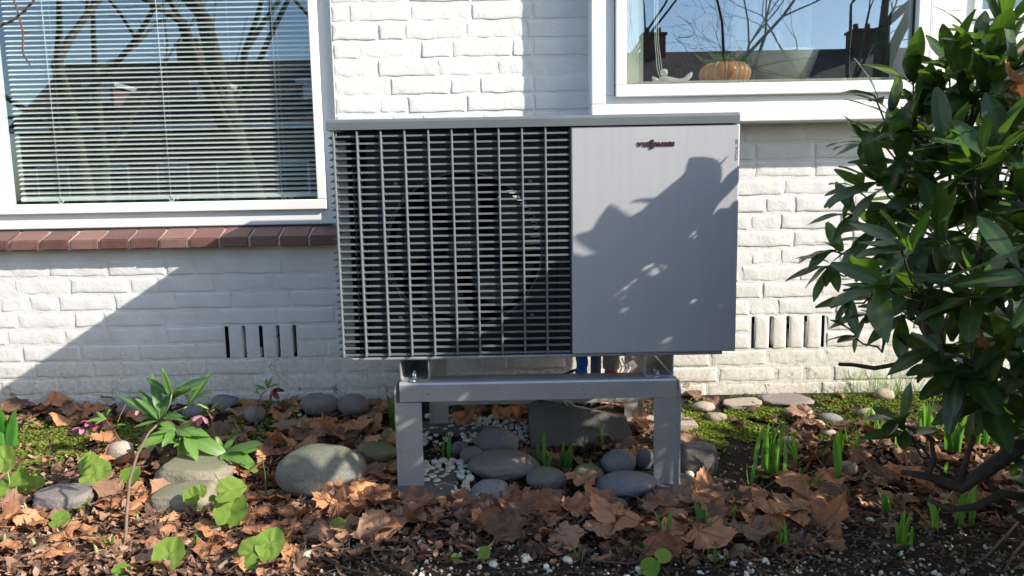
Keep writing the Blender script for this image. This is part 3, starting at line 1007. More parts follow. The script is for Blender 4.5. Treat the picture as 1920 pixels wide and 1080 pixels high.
# ================================================================== HEAT PUMP
YF = -0.644
hp = empty('heat_pump', (0.066, -0.40, 0.392), 'grey outdoor heat pump unit with louvred fan grille and silver front panel', 'heat pump')
HO = Vector((-0.066, 0.40, -0.392))


def part(mb, name, mat, root, off):
    o = mb.build(name, mat, root); o.location = off
    return o
YBK = -0.17
# top cover: folded sheet with a rounded upper front edge
mb = MB()
prof = [(YF - 0.006, 1.026), (YF - 0.006, 1.046), (YF - 0.003, 1.0525), (YF + 0.004, 1.055), (YBK - 0.004, 1.060), (YBK + 0.006, 1.055), (YBK + 0.006, 1.026)]
mb.prism(prof, 'x', -0.490, 0.618)
part(mb, 'top_cover', M['cover'], hp, HO)
# casing behind the grille
mb = MB()
mb.box(0.170, 0.612, YF + 0.035, YBK, 0.405, 1.024)                       # machine compartment
mb.box(-0.466, 0.170, YF + 0.030, YBK, 0.398, 0.412)                      # floor of the fan bay
mb.box(-0.466, 0.170, YF + 0.030, YBK, 1.012, 1.024)
mb.box(-0.455, -0.040, YBK - 0.006, YBK, 0.412, 1.012); mb.box(0.100, 0.170, YBK - 0.006, YBK, 0.412, 1.012); mb.box(-0.040, 0.100, YBK - 0.006, YBK, 0.412, 0.655); mb.box(-0.040, 0.100, YBK - 0.006, YBK, 0.86, 1.012)  # rear panels added to keep the bay dark, open where the fins glimmer
part(mb, 'casing', M['black'], hp, HO)
# front panel
mb = MB(); mb.box(0.1655, 0.6205, YF - 0.002, YF + 0.034, 0.4015, 1.0235, 0.004)
fp = part(mb, 'front_panel', M['panel'], hp, HO)
mb = MB(); mb.box(0.1605, 0.1650, YF + 0.004, YF + 0.03, 0.402, 1.024); part(mb, 'panel_seam', M['gasket'], hp, HO)


def text_mesh(body, size, ext, off=0.0, spacing=1.0):
    c = bpy.data.curves.new('lettering', 'FONT')
    c.body, c.size, c.extrude, c.offset, c.space_character = body, size, ext, off, spacing
    c.align_x, c.align_y = 'CENTER', 'CENTER'
    c.resolution_u = 3
    t = bpy.data.objects.new('lettering', c)
    COL.objects.link(t)
    dg = bpy.context.evaluated_depsgraph_get()
    me = bpy.data.meshes.new_from_object(t.evaluated_get(dg))
    bpy.data.objects.remove(t)
    return me


def letters(items, name, mat, y, parent):
    """items: (text, x, z, size, x-stretch, bold, extrude) joined into one printed or raised part"""
    q = MB()
    for body, x, z, size, sx, off, ext, rot in items:
        me = text_mesh(body, size, ext, off)
        mt = Matrix.Translation((x, y, z)) @ Matrix.Rotation(rot, 4, 'Y') @ Matrix.Rotation(R(90), 4, 'X') @ Matrix.Diagonal((sx, 1, 1, 1))
        q.add([mt @ v.co for v in me.vertices], [tuple(p.vertices) for p in me.polygons])
    return q.build(name, mat, parent)
lx = 0.3945
def logo(bold, ext):
    z, w = 0.974, 1.22
    it = [('V', 0.351, z), ('I', 0.3625, z), ('E', 0.3718, z), ('S', 0.3835, z + 0.0056), ('S', 0.3835, z - 0.0066), ('M', 0.3975, z), ('A', 0.4115, z), ('N', 0.4245, z), ('N', 0.4375, z)]
    return [(c, x, zz, 0.0135 if c != 'S' else 0.0150, w if c != 'S' else 1.45, bold, ext, 0.0) for c, x, zz in it]
lg = letters(logo(0.00105, 0.0012), 'logo_lettering', M['logo_dark'], YF - 0.0030, fp)
letters(logo(0.00020, 0.0006), 'logo_face', M['logo_red'], YF - 0.0048, fp)
letters([('VITOCAL 200', 0.6115, 0.9545, 0.0105, 0.92, 0.00012, 0.0001, R(-90))], 'model_lettering', M['print'], YF - 0.0022, fp)

# grille: bars, louvres in front and round the left corner
barx = [-0.473, -0.410, -0.346, -0.282, -0.218, -0.155, -0.092, -0.029, 0.034, 0.097]
bar = MB(); bar.prism([(-0.0027, YF + 0.020), (-0.0027, YF - 0.001), (-0.0013, YF - 0.003), (0.0013, YF - 0.003), (0.0027, YF - 0.001), (0.0027, YF + 0.020)], 'z', 0.405, 1.0245)
bme = bar.mesh('grille_bar', M['grille'])
for x in barx:
    inst('grille_bar', bme, hp, HO + Vector((x, 0, 0)), (0, 0, 0))
sl_ = MB(); sl_.prism([(YF + 0.004, -0.0024), (YF + 0.004, 0.0024), (YF + 0.007, 0.0028), (YF + 0.017, 0.0016), (YF + 0.017, -0.0016)], 'x', -0.4705, 0.1595)
slm = sl_.mesh('louvre', M['grille'])
side = MB()
side.add([(-0.4765, YF + 0.004, -0.006), (-0.4765, YF + 0.004, 0.003), (-0.4900, YF + 0.004, -0.0045),
          (-0.4765, YBK, -0.006), (-0.4765, YBK, 0.003), (-0.4900, YBK, -0.0045)],
         [(0, 1, 2), (5, 4, 3), (0, 2, 5, 3), (2, 1, 4, 5), (1, 0, 3, 4)])
sdm = side.mesh('side_louvre', M['grille'])
NS = 32
for i in range(NS):
    z = 0.4085 + i * (1.0095 - 0.4085) / (NS - 1)
    inst('louvre', slm, hp, HO + Vector((0, 0, z)))
    inst('side_louvre', sdm, hp, HO + Vector((0, 0, z)))
mb = MB()
for y in (YF + 0.06, YF + 0.14, YF + 0.22, YF + 0.30, YF + 0.38):
    mb.box(-0.478, -0.4755, y, y + 0.006, 0.405, 1.0245)
part(mb, 'side_bars', M['grille'], hp, HO)
mb = MB(); mb.box(-0.4690, -0.4440, YF + 0.0185, YF + 0.030, 0.412, 1.000); part(mb, 'corner_post', M['grille'], hp, HO)
mb = MB(); mb.box(-0.4690, 0.160, YF + 0.032, YF + 0.040, 1.0005, 1.0245); part(mb, 'grille_rail', M['blackplate'], hp, HO)
mb = MB(); mb.box(-0.4690, 0.160, YF + 0.032, YF + 0.040, 0.398, 0.4225); part(mb, 'grille_rail', M['blackplate'], hp, HO)
mb = MB(); mb.box(0.132, 0.1600, YF + 0.032, YF + 0.044, 0.4225, 1.000); part(mb, 'grille_rail', M['blackplate'], hp, HO)
for z in (1.012, 0.992):
    mb = MB(); mb.tube([(0.143, YF + 0.0315, z), (0.143, YF + 0.026, z)], 0.0045, 8); part(mb, 'bolt', M['bolt'], hp, HO)
# fan plate with its round opening
fcx, fcz, FR = -0.132, 0.693, 0.217
YP = -0.575
mb = MB()
n = 72
o0, o1 = [], []
x0, x1, z0, z1 = -0.400, 0.160, 0.4125, 1.012
for j in range(n):
    a = 2 * math.pi * j / n
    c, s = math.cos(a), math.sin(a)
    o0.append((fcx + FR * c, YP, fcz + FR * s))
    k = min((x1 - fcx) / c if c > 1e-6 else 9, (x0 - fcx) / c if c < -1e-6 else 9, (z1 - fcz) / s if s > 1e-6 else 9, (z0 - fcz) / s if s < -1e-6 else 9)
    o1.append((fcx + k * c, YP, fcz + k * s))
for cx_, cz_ in ((x0, z0), (x0, z1), (x1, z0), (x1, z1)):
    j = min(range(n), key=lambda i: (o1[i][0] - cx_) ** 2 + (o1[i][2] - cz_) ** 2)
    o1[j] = (cx_, YP, cz_)
o2 = [(x, YP + 0.075, z) for x, y, z in o0]
mb.add(o0 + o1 + o2, [(j, (j + 1) % n, n + (j + 1) % n, n + j) for j in range(n)] + [(2 * n + j, 2 * n + (j + 1) % n, (j + 1) % n, j) for j in range(n)])
part(mb, 'fan_plate', M['blackplate'], hp, HO)
mb = MB(); mb.tube([(fcx + (FR + 0.001) * math.cos(2 * math.pi * j / 64), YP - 0.004, fcz + (FR + 0.001) * math.sin(2 * math.pi * j / 64)) for j in range(65)], 0.0024, 6)
part(mb, 'inlet_ring', M['grille'], hp, HO)
mb = MB(); mb.tube([(fcx + (FR + 0.006 + 0.003 * math.sin(j * 1.7)) * math.cos(R(135 + j * 4.2)), YP - 0.010, fcz + (FR + 0.006 + 0.003 * math.cos(j * 2.3)) * math.sin(R(135 + j * 4.2))) for j in range(36)], 0.0018, 5)
part(mb, 'sensor_cable', M['copper'], hp, HO)
for dx in (-1, 1):
    for dz in (-1, 1):
        x, z = fcx + dx * 0.188, fcz + dz * 0.190
        q = MB(); q.tube([(x, YP - 0.001, z), (x, YP - 0.005, z)], 0.0062, 10); q.build('screw', M['tray'], hp).location = HO
fan = MB(); v, f = lathe([(0.001, 0.0), (0.045, 0.004), (0.062, 0.02), (0.066, 0.07)], 24)
fan.add([(fcx + x, YP + 0.02 + z, fcz + y) for x, y, z in v], f, True)
fo = part(fan, 'fan_hub', M['fan'], hp, HO)
for k in range(5):
    vs = []
    for i in range(7):
        t = i / 6
        r = 0.058 + (FR - 0.012 - 0.058) * t
        for j in range(6):
            s = j / 5
            a = k * 2 * math.pi / 5 + 0.35 * t * t + (s - 0.5) * (0.95 - 0.15 * t) + 0.3
            vs.append((fcx + r * math.cos(a), YP + 0.03 + 0.05 * (s - 0.5) * (1.2 - 0.4 * t) + 0.02, fcz + r * math.sin(a)))
    fs = [(i * 6 + j, i * 6 + j + 1, (i + 1) * 6 + j + 1, (i + 1) * 6 + j) for i in range(6) for j in range(5)]
    q = MB(); q.add(vs, fs, True); q.build('fan_blade', M['fan'], fo)
# heat exchanger at the back and round the left side
mb = MB()
for i in range(165):
    x = -0.398 + i * 0.00302
    mb.add([(x, YBK - 0.045, 0.414), (x, YBK - 0.010, 0.414), (x, YBK - 0.010, 1.010), (x, YBK - 0.045, 1.010)], [(0, 1, 2, 3)])
part(mb, 'coil_fins', M['fins'], hp, HO)
mb = MB()
for i in range(24):
    z = 0.43 + i * 0.0245
    mb.tube([(-0.40, YBK - 0.026, z), (0.100, YBK - 0.026, z)], 0.004, 6)
part(mb, 'coil_tubes', M['coil'], hp, HO)
mb = MB(); mb.box(-0.4535, -0.4505, YF + 0.062, YBK - 0.012, 0.413, 1.011); part(mb, 'side_coil', M['black'], hp, HO)
mb = MB()
for k in range(4):
    pts = []
    for i in range(44):
        pts.append((-0.4465 + 0.0035 * (i % 2) + k * 0.0095, YF + 0.095 + 0.010 * k + 0.008 * (i % 2), 0.425 + i * 0.0118))
    mb.tube(pts, 0.0022, 5)
part(mb, 'coil_edge', M['copper'], hp, HO)
# tray under the unit
mb = MB(); mb.box(-0.453, 0.5865, YF + 0.006, YBK - 0.004, 0.3915, 0.4005, 0.003); part(mb, 'base_tray', M['tray'], hp, HO)
for x in (0.205, 0.305):
    mb = MB(); mb.box(x, x + 0.010, YF + 0.0045, YF + 0.02, 0.3985, 0.4035); part(mb, 'clip', M['gasket'], hp, HO)

# ================================================================== STAND
st = empty('mounting_stand', (0.066, -0.40, 0.0), 'aluminium mounting stand with two cross beams carrying the heat pump', 'stand')
SO = Vector((-0.066, 0.40, 0.0))
YS = -0.640


def cross_beam(y, zt, x0, x1):
    q = MB()          # open channel with rounded upper front edge
    th, h, d = 0.004, 0.056, 0.070
    pr = [(y, zt - h), (y, zt - 0.008), (y + 0.002, zt - 0.003), (y + 0.008, zt), (y + d, zt), (y + d, zt - h), (y + d - th, zt - h), (y + d - th, zt - th), (y + 0.008, zt - th), (y + th, zt - 0.009), (y + th, zt - h)]
    q.prism(pr, 'x', x0, x1)
    return q
part(cross_beam(YS, 0.3275, -0.322, 0.456), 'front_beam', M['alu'], st, SO)
part(cross_beam(-0.255, 0.203, -0.280, 0.434), 'rear_beam', M['alu'], st, SO)


def leg(xo, sgn, y, zb, w, dpt, zt=0.268):
    """angle profile: one flange faces front, the other runs back along the outer edge; foot plate at the bottom"""
    q = MB()
    a, b = (xo, xo + sgn * w)
    q.box(min(a, b), max(a, b), y + 0.0045, y + 0.009, zb, zt)
    e0, e1 = (xo - 0.0045, xo - 0.0002) if sgn > 0 else (xo + 0.0002, xo + 0.0045)
    q.prism([(y - 0.002, zb), (y - 0.002, 0.293), (y + 0.012, 0.314), (y + dpt, 0.314), (y + dpt, zb)], 'x', e0, e1)
    q.box(min(a, b), max(a, b), y - 0.034, y + 0.0045, zb, zb + 0.0045)
    return q
zl = gz(-0.30, YS) + 0.004
part(leg(-0.3325, 1, YS, zl, 0.070, 0.075), 'leg', M['alu'], st, SO)
part(leg(0.4665, -1, YS, gz(0.43, YS) + 0.004, 0.070, 0.075), 'leg', M['alu'], st, SO)
part(leg(-0.287, 1, -0.20, gz(-0.27, -0.2) - 0.005, 0.060, 0.055, 0.326), 'rear_leg', M['alu'], st, SO)
part(leg(0.441, -1, -0.20, gz(0.41, -0.2) - 0.005, 0.060, 0.055, 0.326), 'rear_leg', M['alu'], st, SO)
for x0 in (-0.3205, 0.369):
    x1 = x0 + 0.083
    q = MB()      # rail from front to back, open at the top, seen end on
    t = 0.0035
    q.prism([(x0, 0.3905), (x0, 0.336), (x0 + 0.006, 0.3285), (x1 - 0.006, 0.3285), (x1, 0.336), (x1, 0.3905), (x1 - t, 0.3905), (x1 - t, 0.337), (x1 - 0.007, 0.332), (x0 + 0.007, 0.332), (x0 + t, 0.337), (x0 + t, 0.3905)], 'y', YS + 0.012, -0.19)
    part(q, 'rail', M['alu'], st, SO)
    for dx, y, h in ((0.040, YS + 0.022, 0.338), (0.036, YS + 0.05, 0.344)):
        q = MB()
        q.tube([(x0 + dx, y, 0.3322), (x0 + dx, y, h)], 0.0085, 6); q.tube([(x0 + dx, y, h), (x0 + dx, y, h + 0.006)], 0.004, 8)
        part(q, 'bolt', M['bolt'], st, SO)
    q = MB(); q.tube([(x0 + 0.036, YS + 0.012, 0.3278), (x0 + 0.036, YS + 0.012, 0.3318)], 0.011, 6); part(q, 'bolt_head', M['bolt'], st, SO)

# ================================================================== PIPES AND CABLES under the unit
bpx = P(1091, 690, -0.33).x
q = MB(); pts = []
def bent(x, y0, zt, dy=0.0):
    """down from the unit, then back and gently down to the wall"""
    return [(x, y0, zt), (x, y0, 0.32), (x, y0, 0.27), (x, y0 + 0.012, 0.238), (x, y0 + 0.05, 0.215), (x, y0 + 0.15, 0.18), (x, 0.0, 0.135)]
raw = bent(bpx, -0.33, 0.40)
for (p0, p1) in zip(raw, raw[1:]):
    for t in (0, 0.34, 0.67): pts.append(Vector(p0).lerp(Vector(p1), t))
pts.append(Vector(raw[-1]))
pts = [p + Vector((0.002 * math.sin(i * 1.9), 0, 0)) for i, p in enumerate(pts)]
q.tube(pts, [0.019 + 0.0016 * math.sin(i * 2.3) for i in range(len(pts))], 14)
tag(q.build('wrapped_pipe', M['bluewrap']), 'pipe wrapped in crinkled bright blue tape below the unit', 'pipe')
x = P(1118, 690, -0.30).x
q = MB(); q.tube(bent(x, -0.29, 0.40), 0.018, 12)
tag(q.build('pipe', M['bluegrey']), 'plain blue grey pipe between the blue wrapped pipe and the foam pipe', 'pipe')
x = P(1146, 690, -0.33).x
ip = empty('insulated_pipe', (x, -0.33, 0.20), 'pipe in grey foam insulation with an orange red lower end', 'pipe')
zf = P(1146, 691, -0.33).z - 0.20
q = MB(); q.tube([(0, 0, 0.20), (0, 0, zf + 0.002), (0, 0, zf)], [0.027, 0.027, 0.024], 16); q.build('foam_sleeve', M['foam'], ip)
q = MB(); q.tube([(a - x, b + 0.33, c - 0.20) for a, b, c in bent(x, -0.33, zf + 0.21)[2 if zf < 0.07 else 1:]], 0.0205, 14); q.build('red_pipe', M['redcap'], ip)
q = MB(); a, b, c = P(1062, 750, -0.33), P(1110, 768, -0.36), P(1160, 745, -0.33)
q.tube([P(1045, 735, -0.3), a, P(1080, 762, -0.35), b, P(1140, 760, -0.35), c, P(1166, 735, -0.3)], 0.0028, 6)
tag(q.build('cable', M['cable']), 'thin pale cable looping down between the stand legs', 'cable')
q = MB(); q.tube([P(1050, 738, -0.25), P(1060, 756, -0.27), P(1075, 772, -0.28), P(1090, 775, -0.26)], 0.0025, 6)
tag(q.build('cable', M['cable']), 'short pale cable end behind the looping cable', 'cable')
q = MB(); q.tube([P(1052, 712, -0.2), P(1058, 702, -0.2), P(1075, 695, -0.2), P(1090, 690, -0.2)], 0.0045, 6)
tag(q.build('cable', M['gasket']), 'black cable curving behind the blue wrapped pipe', 'cable')
q = MB()
for k in range(3):
    q.tube([P(1160 + 6 * k, 672, -0.28), P(1166 + 8 * k, 690, -0.28 + 0.02 * k), P(1158 + 7 * k, 705, -0.28), P(1164 + 4 * k, 730, -0.26)], 0.0022, 5)
tag(q.build('cable', M['cable']), 'bundle of thin white cables hanging right of the foam pipe', 'cable')

# ================================================================== STONES
def ico(sub):
    bm = bmesh.new(); bmesh.ops.create_icosphere(bm, subdivisions=sub, radius=1.0)
    vs = [v.co.copy() for v in bm.verts]; fs = [[v.index for v in f.verts] for f in bm.faces]
    bm.free()
    return vs, fs
ICO4, ICO3, ICO2, ICO1 = ico(4), ico(3), ico(2), ico(1)


def stone_mesh(name, seed, dims, mat, rough=0.10, square=0.0, src=None, flat=0.0):
    vs, fs = src or ICO3
    off = Vector((seed * 3.17, seed * 1.31, seed * 5.7))
    out = []
    for v in vs:
        p = v.copy()
        if square:
            mx = max(abs(p.x), abs(p.y), abs(p.z))
            p = p.lerp(p / mx * 0.88, square)
        r = 1 + rough * noise.noise(v * 1.1 + off) * 1.6 + rough * 0.45 * noise.noise(v * 2.9 + off) + rough * 0.30 * noise.noise(v * 6 + off) + rough * 0.12 * noise.noise(v * 15 + off)
        p = p * r
        if flat and p.z > flat: p.z = flat + (p.z - flat) * 0.2
        out.append((p.x * dims[0], p.y * dims[1], p.z * dims[2]))
    q = MB(); q.add(out, fs, True)
    return q.mesh(name, mat)

STN = []     # footprints, so that leaves keep off


def stone(px, py, w, h, mat, label, rough=0.10, square=0.0, name='stone', rz=None, dep=0.72, flat=0.0, sub=None, group=None):
    p = G(px, py + h * 0.42)
    d = (p - CAM).dot(_f)
    rx = w / 2 * d / F
    rzz = h / 2 * d / F * 1.02
    ry = rx * dep
    y = p.y + ry * 0.55
    o = inst(name, stone_mesh(name, len(STN) + 1, (rx, ry, rzz), M[mat], rough, square, sub or (ICO4 if w > 60 else ICO3), flat), None,
             (p.x, y, gz(p.x, y) + rzz * 0.70), (0, R(U(-4, 4)), 0))
    tag(o, label, 'stone', group)
    STN.append((p.x, y, rx, ry, gz(p.x, y) + rzz * 1.7))
    return o
stone(595, 890, 170, 100, 'st_green', 'big smooth green grey boulder left of the front left stand leg', 0.035, name='boulder')
stone(945, 880, 132, 50, 'st_purple', 'banded purple grey stone in front of the white pebbles under the stand', 0.13)
stone(918, 928, 80, 52, 'st_grey', 'blue grey stone half covered by leaves below the banded stone', 0.12)
stone(1178, 915, 118, 42, 'st_grey', 'long rounded grey stone beside the right front stand leg', 0.05)
stone(1162, 870, 66, 54, 'st_grey', 'round grey stone behind the long rounded stone', 0.06)
stone(1025, 902, 76, 44, 'st_green', 'speckled green grey stone between the banded and the long stone', 0.08)
stone(1104, 892, 62, 36, 'st_olive', 'olive brown stone behind the leaves left of the round grey stone', 0.08)
stone(930, 833, 82, 54, 'st_grey', 'grey lump of stone behind the banded purple stone', 0.14)
stone(884, 857, 46, 38, 'st_purple', 'small mauve stone at the left end of the banded stone', 0.08)
stone(862, 842, 36, 28, 'st_purple', 'small purple stone beside a green shoot under the stand', 0.1)
stone(1312, 863, 76, 64, 'st_dark', 'dark squarish stone right of the right front stand leg', 0.05, 0.55)
stone(1212, 862, 38, 42, 'st_grey', 'grey stone half hidden behind the right front stand leg', 0.06)
stone(598, 762, 74, 44, 'st_purple', 'slanting purple grey stone near the wall left of the stand', 0.14)
stone(661, 763, 64, 42, 'st_purple', 'rounded mauve stone beside the slanting purple stone near the wall', 0.06)
stone(476, 780, 44, 34, 'st_purple', 'mauve stone on the moss below the dark hellebore', 0.08)
stone(222, 848, 48, 42, 'st_pale', 'pale pinkish stone at the edge of the bright moss', 0.06)
stone(360, 893, 150, 56, 'st_slab', 'flat olive tan slab of stone below the hellebore leaves', 0.10, 0.35, flat=0.55)
stone(335, 938, 125, 50, 'st_slab', 'lower tan stone slab in front of the olive slab', 0.10, 0.4, flat=0.6)
stone(110, 938, 120, 42, 'st_purple', 'flat purple brown stone at the left behind the downy seedlings', 0.10, 0.35, flat=0.6)
stone(705, 852, 76, 40, 'st_olive', 'low olive stone against the left front stand leg', 0.12, 0.2)
stone(730, 822, 36, 32, 'st_olive', 'small olive stone behind the left front stand leg', 0.08)
stone(246, 768, 62, 40, 'st_purple', 'purple grey stone behind the laurel seedling near the wall', 0.10)
stone(418, 757, 54, 28, 'st_grey', 'grey flat stone near the wall behind the pink flowers', 0.12)
stone(360, 775, 40, 24, 'st_grey', 'small grey stone behind the middle hellebore', 0.1)
stone(1345, 785, 40, 20, 'st_tan', 'cream stone on the moss right of the stand', 0.12, 0.3)
stone(1322, 766, 44, 20, 'st_pale', 'small pale stone near the wall right of the stand', 0.1)
stone(1500, 776, 56, 20, 'st_tan', 'tan stone near the wall below the right vent', 0.1, 0.25)
stone(1395, 762, 74, 14, 'st_pale', 'flat pale slab lying by the wall right of the stand', 0.1, 0.5, flat=0.5)
stone(1478, 757, 100, 15, 'st_purple', 'long flat brownish slab by the wall below the right vent', 0.12, 0.5, flat=0.5)
stone(1560, 787, 44, 20, 'st_grey', 'small flat grey stone right of the tan stone by the wall', 0.1)
stone(1628, 778, 36, 24, 'st_tan', 'rounded tan stone behind the low laurel leaves', 0.07)
stone(1660, 742, 40, 26, 'st_tan', 'tan stone in the grass by the wall at the right', 0.1)
stone(1790, 738, 70, 28, 'st_purple', 'pinkish stone by the wall behind the bush', 0.1)
stone(1556, 812, 32, 16, 'st_pale', 'pale stone lying on the soil among shoots at the right', 0.08)
stone(1480, 830, 40, 18, 'st_tan', 'low tan stone in the moss at the right', 0.1)
stone(1530, 797, 40, 13, 'st_pale', 'flat pale stone on the moss behind the shoots', 0.1)
stone(1592, 881, 36, 32, 'st_tan', 'rounded brownish stone among the shoots left of the bush stem', 0.07)
stone(1160, 952, 38, 34, 'st_dark', 'small dark stone with pale chips under the long rounded stone', 0.14)
stone(1098, 938, 44, 26, 'st_olive', 'small olive stone under leaves in front of the speckled stone', 0.1)
stone(1212, 1001, 36, 20, 'st_olive', 'flat olive green stone in the soil in front of the leaves', 0.06)
stone(1390, 1030, 30, 18, 'st_olive', 'brown stone chip in the dark foreground soil', 0.12)
# slate leaning at the back
def slab(name, poly, y0, y1, mat, label, cat, lean=0.0, c=0.004):
    bm = bmesh.new()
    fr = [bm.verts.new((x, y0 + lean * (z - poly[0][1]), z)) for x, z in poly]
    bk = [bm.verts.new((x + 0.006, y1 + lean * (z - poly[0][1]), z - 0.004)) for x, z in poly]
    n = len(poly)
    bm.faces.new(fr); bm.faces.new(bk[::-1])
    for i in range(n): bm.faces.new((fr[i], fr[(i + 1) % n], bk[(i + 1) % n], bk[i]))
    bmesh.ops.recalc_face_normals(bm, faces=bm.faces[:])
    bmesh.ops.bevel(bm, geom=bm.edges[:], offset=c, segments=2, affect='EDGES')
    bmesh.ops.triangulate(bm, faces=[f for f in bm.faces if len(f.verts) > 4])
    q = MB(); q.bm(bm)
    return tag(q.build(name, M[mat]), label, cat)
ys = -0.36
pl = [(p.x, p.z) for p in (P(994, 846, ys), P(1184, 850, ys), P(1188, 822, ys), P(1178, 792, ys), P(1090, 778, ys), P(1012, 765, ys), P(990, 772, ys))]
slab('slate_slab', pl, ys, ys + 0.05, 'st_dark', 'large dark slate slab set on edge under the unit', 'stone', 0.55)
for (xa, xb, ya, yb_), mt, lb in (((-0.40, -0.175, -0.70, -0.50), 'st_dark', 'dark paving tile under the left front stand leg'),
                              ((0.36, 0.52, -0.72, -0.52), 'st_dark', 'dark paving tile under the right front stand leg'),
                              ((0.36, 0.62, -0.26, -0.10), 'st_pale', 'pale concrete paving tile under the right rear stand leg'),
                              ((-0.33, -0.10, -0.27, -0.10), 'st_dark', 'dark paving tile under the left rear stand leg')):
    q = MB(); zt = max(gz(xa, yb_), gz(xb, yb_), gz(xa, ya), gz(xb, ya)) if ya < -0.4 else gz0((ya + yb_) / 2)
    q.box(xa, xb, ya, yb_, zt - 0.04, zt + 0.0035, 0.003)
    tag(q.build('paving_tile', M[mt]), lb, 'paving tile')

# ================================================================== ACROSS THE STREET (seen in the panes)
def far_house(x0, x1, y, eave, ridge, chim, dorm, label):
    h = empty('terraced_house', ((x0 + x1) / 2, y, 0), label, 'house', 'terraced houses across the street')
    off = Vector((-(x0 + x1) / 2, -y, 0))
    def hp_(q, nme, mt, par=None):
        o = q.build(nme, mt, par or h)
        if par is None: o.location = off
        return o
    q = MB(); q.box(x0, x1, y - 9, y, -0.2, eave - 0.02); w = hp_(q, 'wall', M['housebrick'])
    q = MB(); q.prism([(y + 0.5, eave - 0.25), (y + 0.5, eave), (y - 4.5, ridge), (y - 9.5, eave), (y - 9.5, eave - 0.25)], 'x', x0 - 0.15, x1 + 0.15); rf = hp_(q, 'roof', M['roof'])
    q = MB(); q.box(x0 - 0.15, x1 + 0.15, y + 0.501, y + 0.64, eave - 0.22, eave - 0.04); hp_(q, 'gutter', M['frame'])
    for cx_ in chim:
        q = MB(); q.box(cx_ - 0.55, cx_ + 0.55, y - 5.0, y - 4.0, ridge - 0.9, ridge + 0.75)
        q.box(cx_ - 0.62, cx_ + 0.62, y - 5.07, y - 3.93, ridge + 0.751, ridge + 0.88)
        for dx in (-0.3, 0.3): q.tube([(cx_ + dx, y - 4.5, ridge + 0.88), (cx_ + dx, y - 4.5, ridge + 1.2)], 0.13, 10)
        hp_(q, 'chimney', M['housebrick'], rf)
    for dx in dorm:
        q = MB(); zb = eave + 1.0
        q.box(dx - 0.6, dx + 0.6, y - 2.8, y - 0.35, zb, zb + 0.85); d = hp_(q, 'dormer', M['sillbrick'])
        q = MB(); q.box(dx - 0.75, dx + 0.75, y - 3.2, y - 0.2, zb + 0.851, zb + 1.05); hp_(q, 'dormer_roof', M['frame'], d)
        q = MB(); q.box(dx - 0.45, dx + 0.45, y - 0.349, y - 0.30, zb + 0.15, zb + 0.75); hp_(q, 'dormer_window', M['frame'], d)
    k = int((x1 - x0) / 2.6)
    for i in range(k):
        cx_ = x0 + (i + 0.5) * (x1 - x0) / k
        q = MB(); q.box(cx_ - 0.75, cx_ + 0.75, y + 0.001, y + 0.06, 1.0, 2.5); f_ = hp_(q, 'window', M['frame'])
        q = MB(); q.box(cx_ - 0.66, cx_ + 0.66, y + 0.061, y + 0.07, 1.1, 2.4); hp_(q, 'pane', M['black'], f_)
far_house(-22.5, -0.3, -31.5, 4.2, 7.85, [-16.2, -7.5], [-18.8, -13.9, -9.0], 'row of dark roofed terraced houses with dormers across the street at the left')
far_house(0.0, 24.0, -31.5, 4.2, 7.85, [7.4, 18.0], [], 'row of dark roofed terraced houses with plain roof across the street at the right')


def hedge(x0, x1, y, h, label):
    q = MB()
    for i in range(int((x1 - x0) * 260)):
        p = Vector((U(x0, x1), y + U(-0.45, 0.45), U(0, h)))
        a = Vector((U(-1, 1), U(-1, 1), U(-1, 1))).normalized() * 0.09
        b = a.cross(Vector((U(-1, 1), U(-1, 1), U(-1, 1)))).normalized() * 0.05
        q.add([p - a, p + b, p + a, p - b], [(0, 1, 2, 3)])
    tag(q.build('hedge', M['bushleaf']), label, 'hedge')
hedge(-16, -3, -16.3, 0.9, 'dark clipped hedge along the far side of the street')


def tree(x, y, h, r0, seed, fork, label, depth=5):
    rr = random.Random(seed)
    t = empty('bare_tree', (x, y, -0.1), label, 'tree', 'bare street trees')
    tr, cr = MB(), MB()
    def grow(p, d, L, r, lev):
        n = 4
        pts, rad = [p], [r]
        q = p
        for i in range(n):
            d = (d + Vector((rr.uniform(-1, 1), rr.uniform(-1, 1), rr.uniform(-0.5, 0.8))) * (0.10 + 0.045 * lev)).normalized()
            q = q + d * (L / n)
            pts.append(q); rad.append(r * (1 - 0.45 * (i + 1) / n))
        (tr if lev == 0 else cr).tube(pts, rad, 9 if lev < 2 else (5 if lev < 4 else 3), cap=False)
        if lev >= depth: return
        k = fork if lev == 0 else rr.choice((2, 3, 3))
        for j in range(k):
            i = n if j < 2 else rr.randint(2, n)
            b = pts[i]
            ax = Vector((rr.uniform(-1, 1), rr.uniform(-1, 1), rr.uniform(-1, 1))).normalized()
            dd = (d + ax * rr.uniform(0.45, 0.95)).normalized()
            if dd.z < -0.15: dd.z *= -0.5
            grow(b, dd, L * rr.uniform(0.62, 0.85), max(0.006, rad[i] * rr.uniform(0.55, 0.8)), lev + 1)
    grow(Vector((0, 0, 0)), Vector((rr.uniform(-0.08, 0.08), rr.uniform(-0.05, 0.05), 1)).normalized(), h * 0.36, r0, 0)
    tr.build('trunk', M['bark'], t)
    cr.build('crown', M['bark'], t)
tree(-6.9, -9.4, 9.0, 0.17, 3, 3, 'bare mossy tree by the street, farthest left in the blind window')
tree(-4.9, -10.0, 9.5, 0.11, 5, 3, 'slim bare tree by the street left of the thick pair')
tree(-3.8, -8.6, 10, 0.20, 8, 4, 'thick bare tree by the street mirrored near the blind window edge')
tree(-2.9, -12.5, 10, 0.13, 41, 3, 'tall bare tree behind the thick one near the blind window edge')
tree(-8.2, -12.0, 10, 0.15, 44, 4, 'bare tree at the far left beyond the mossy one', 5)
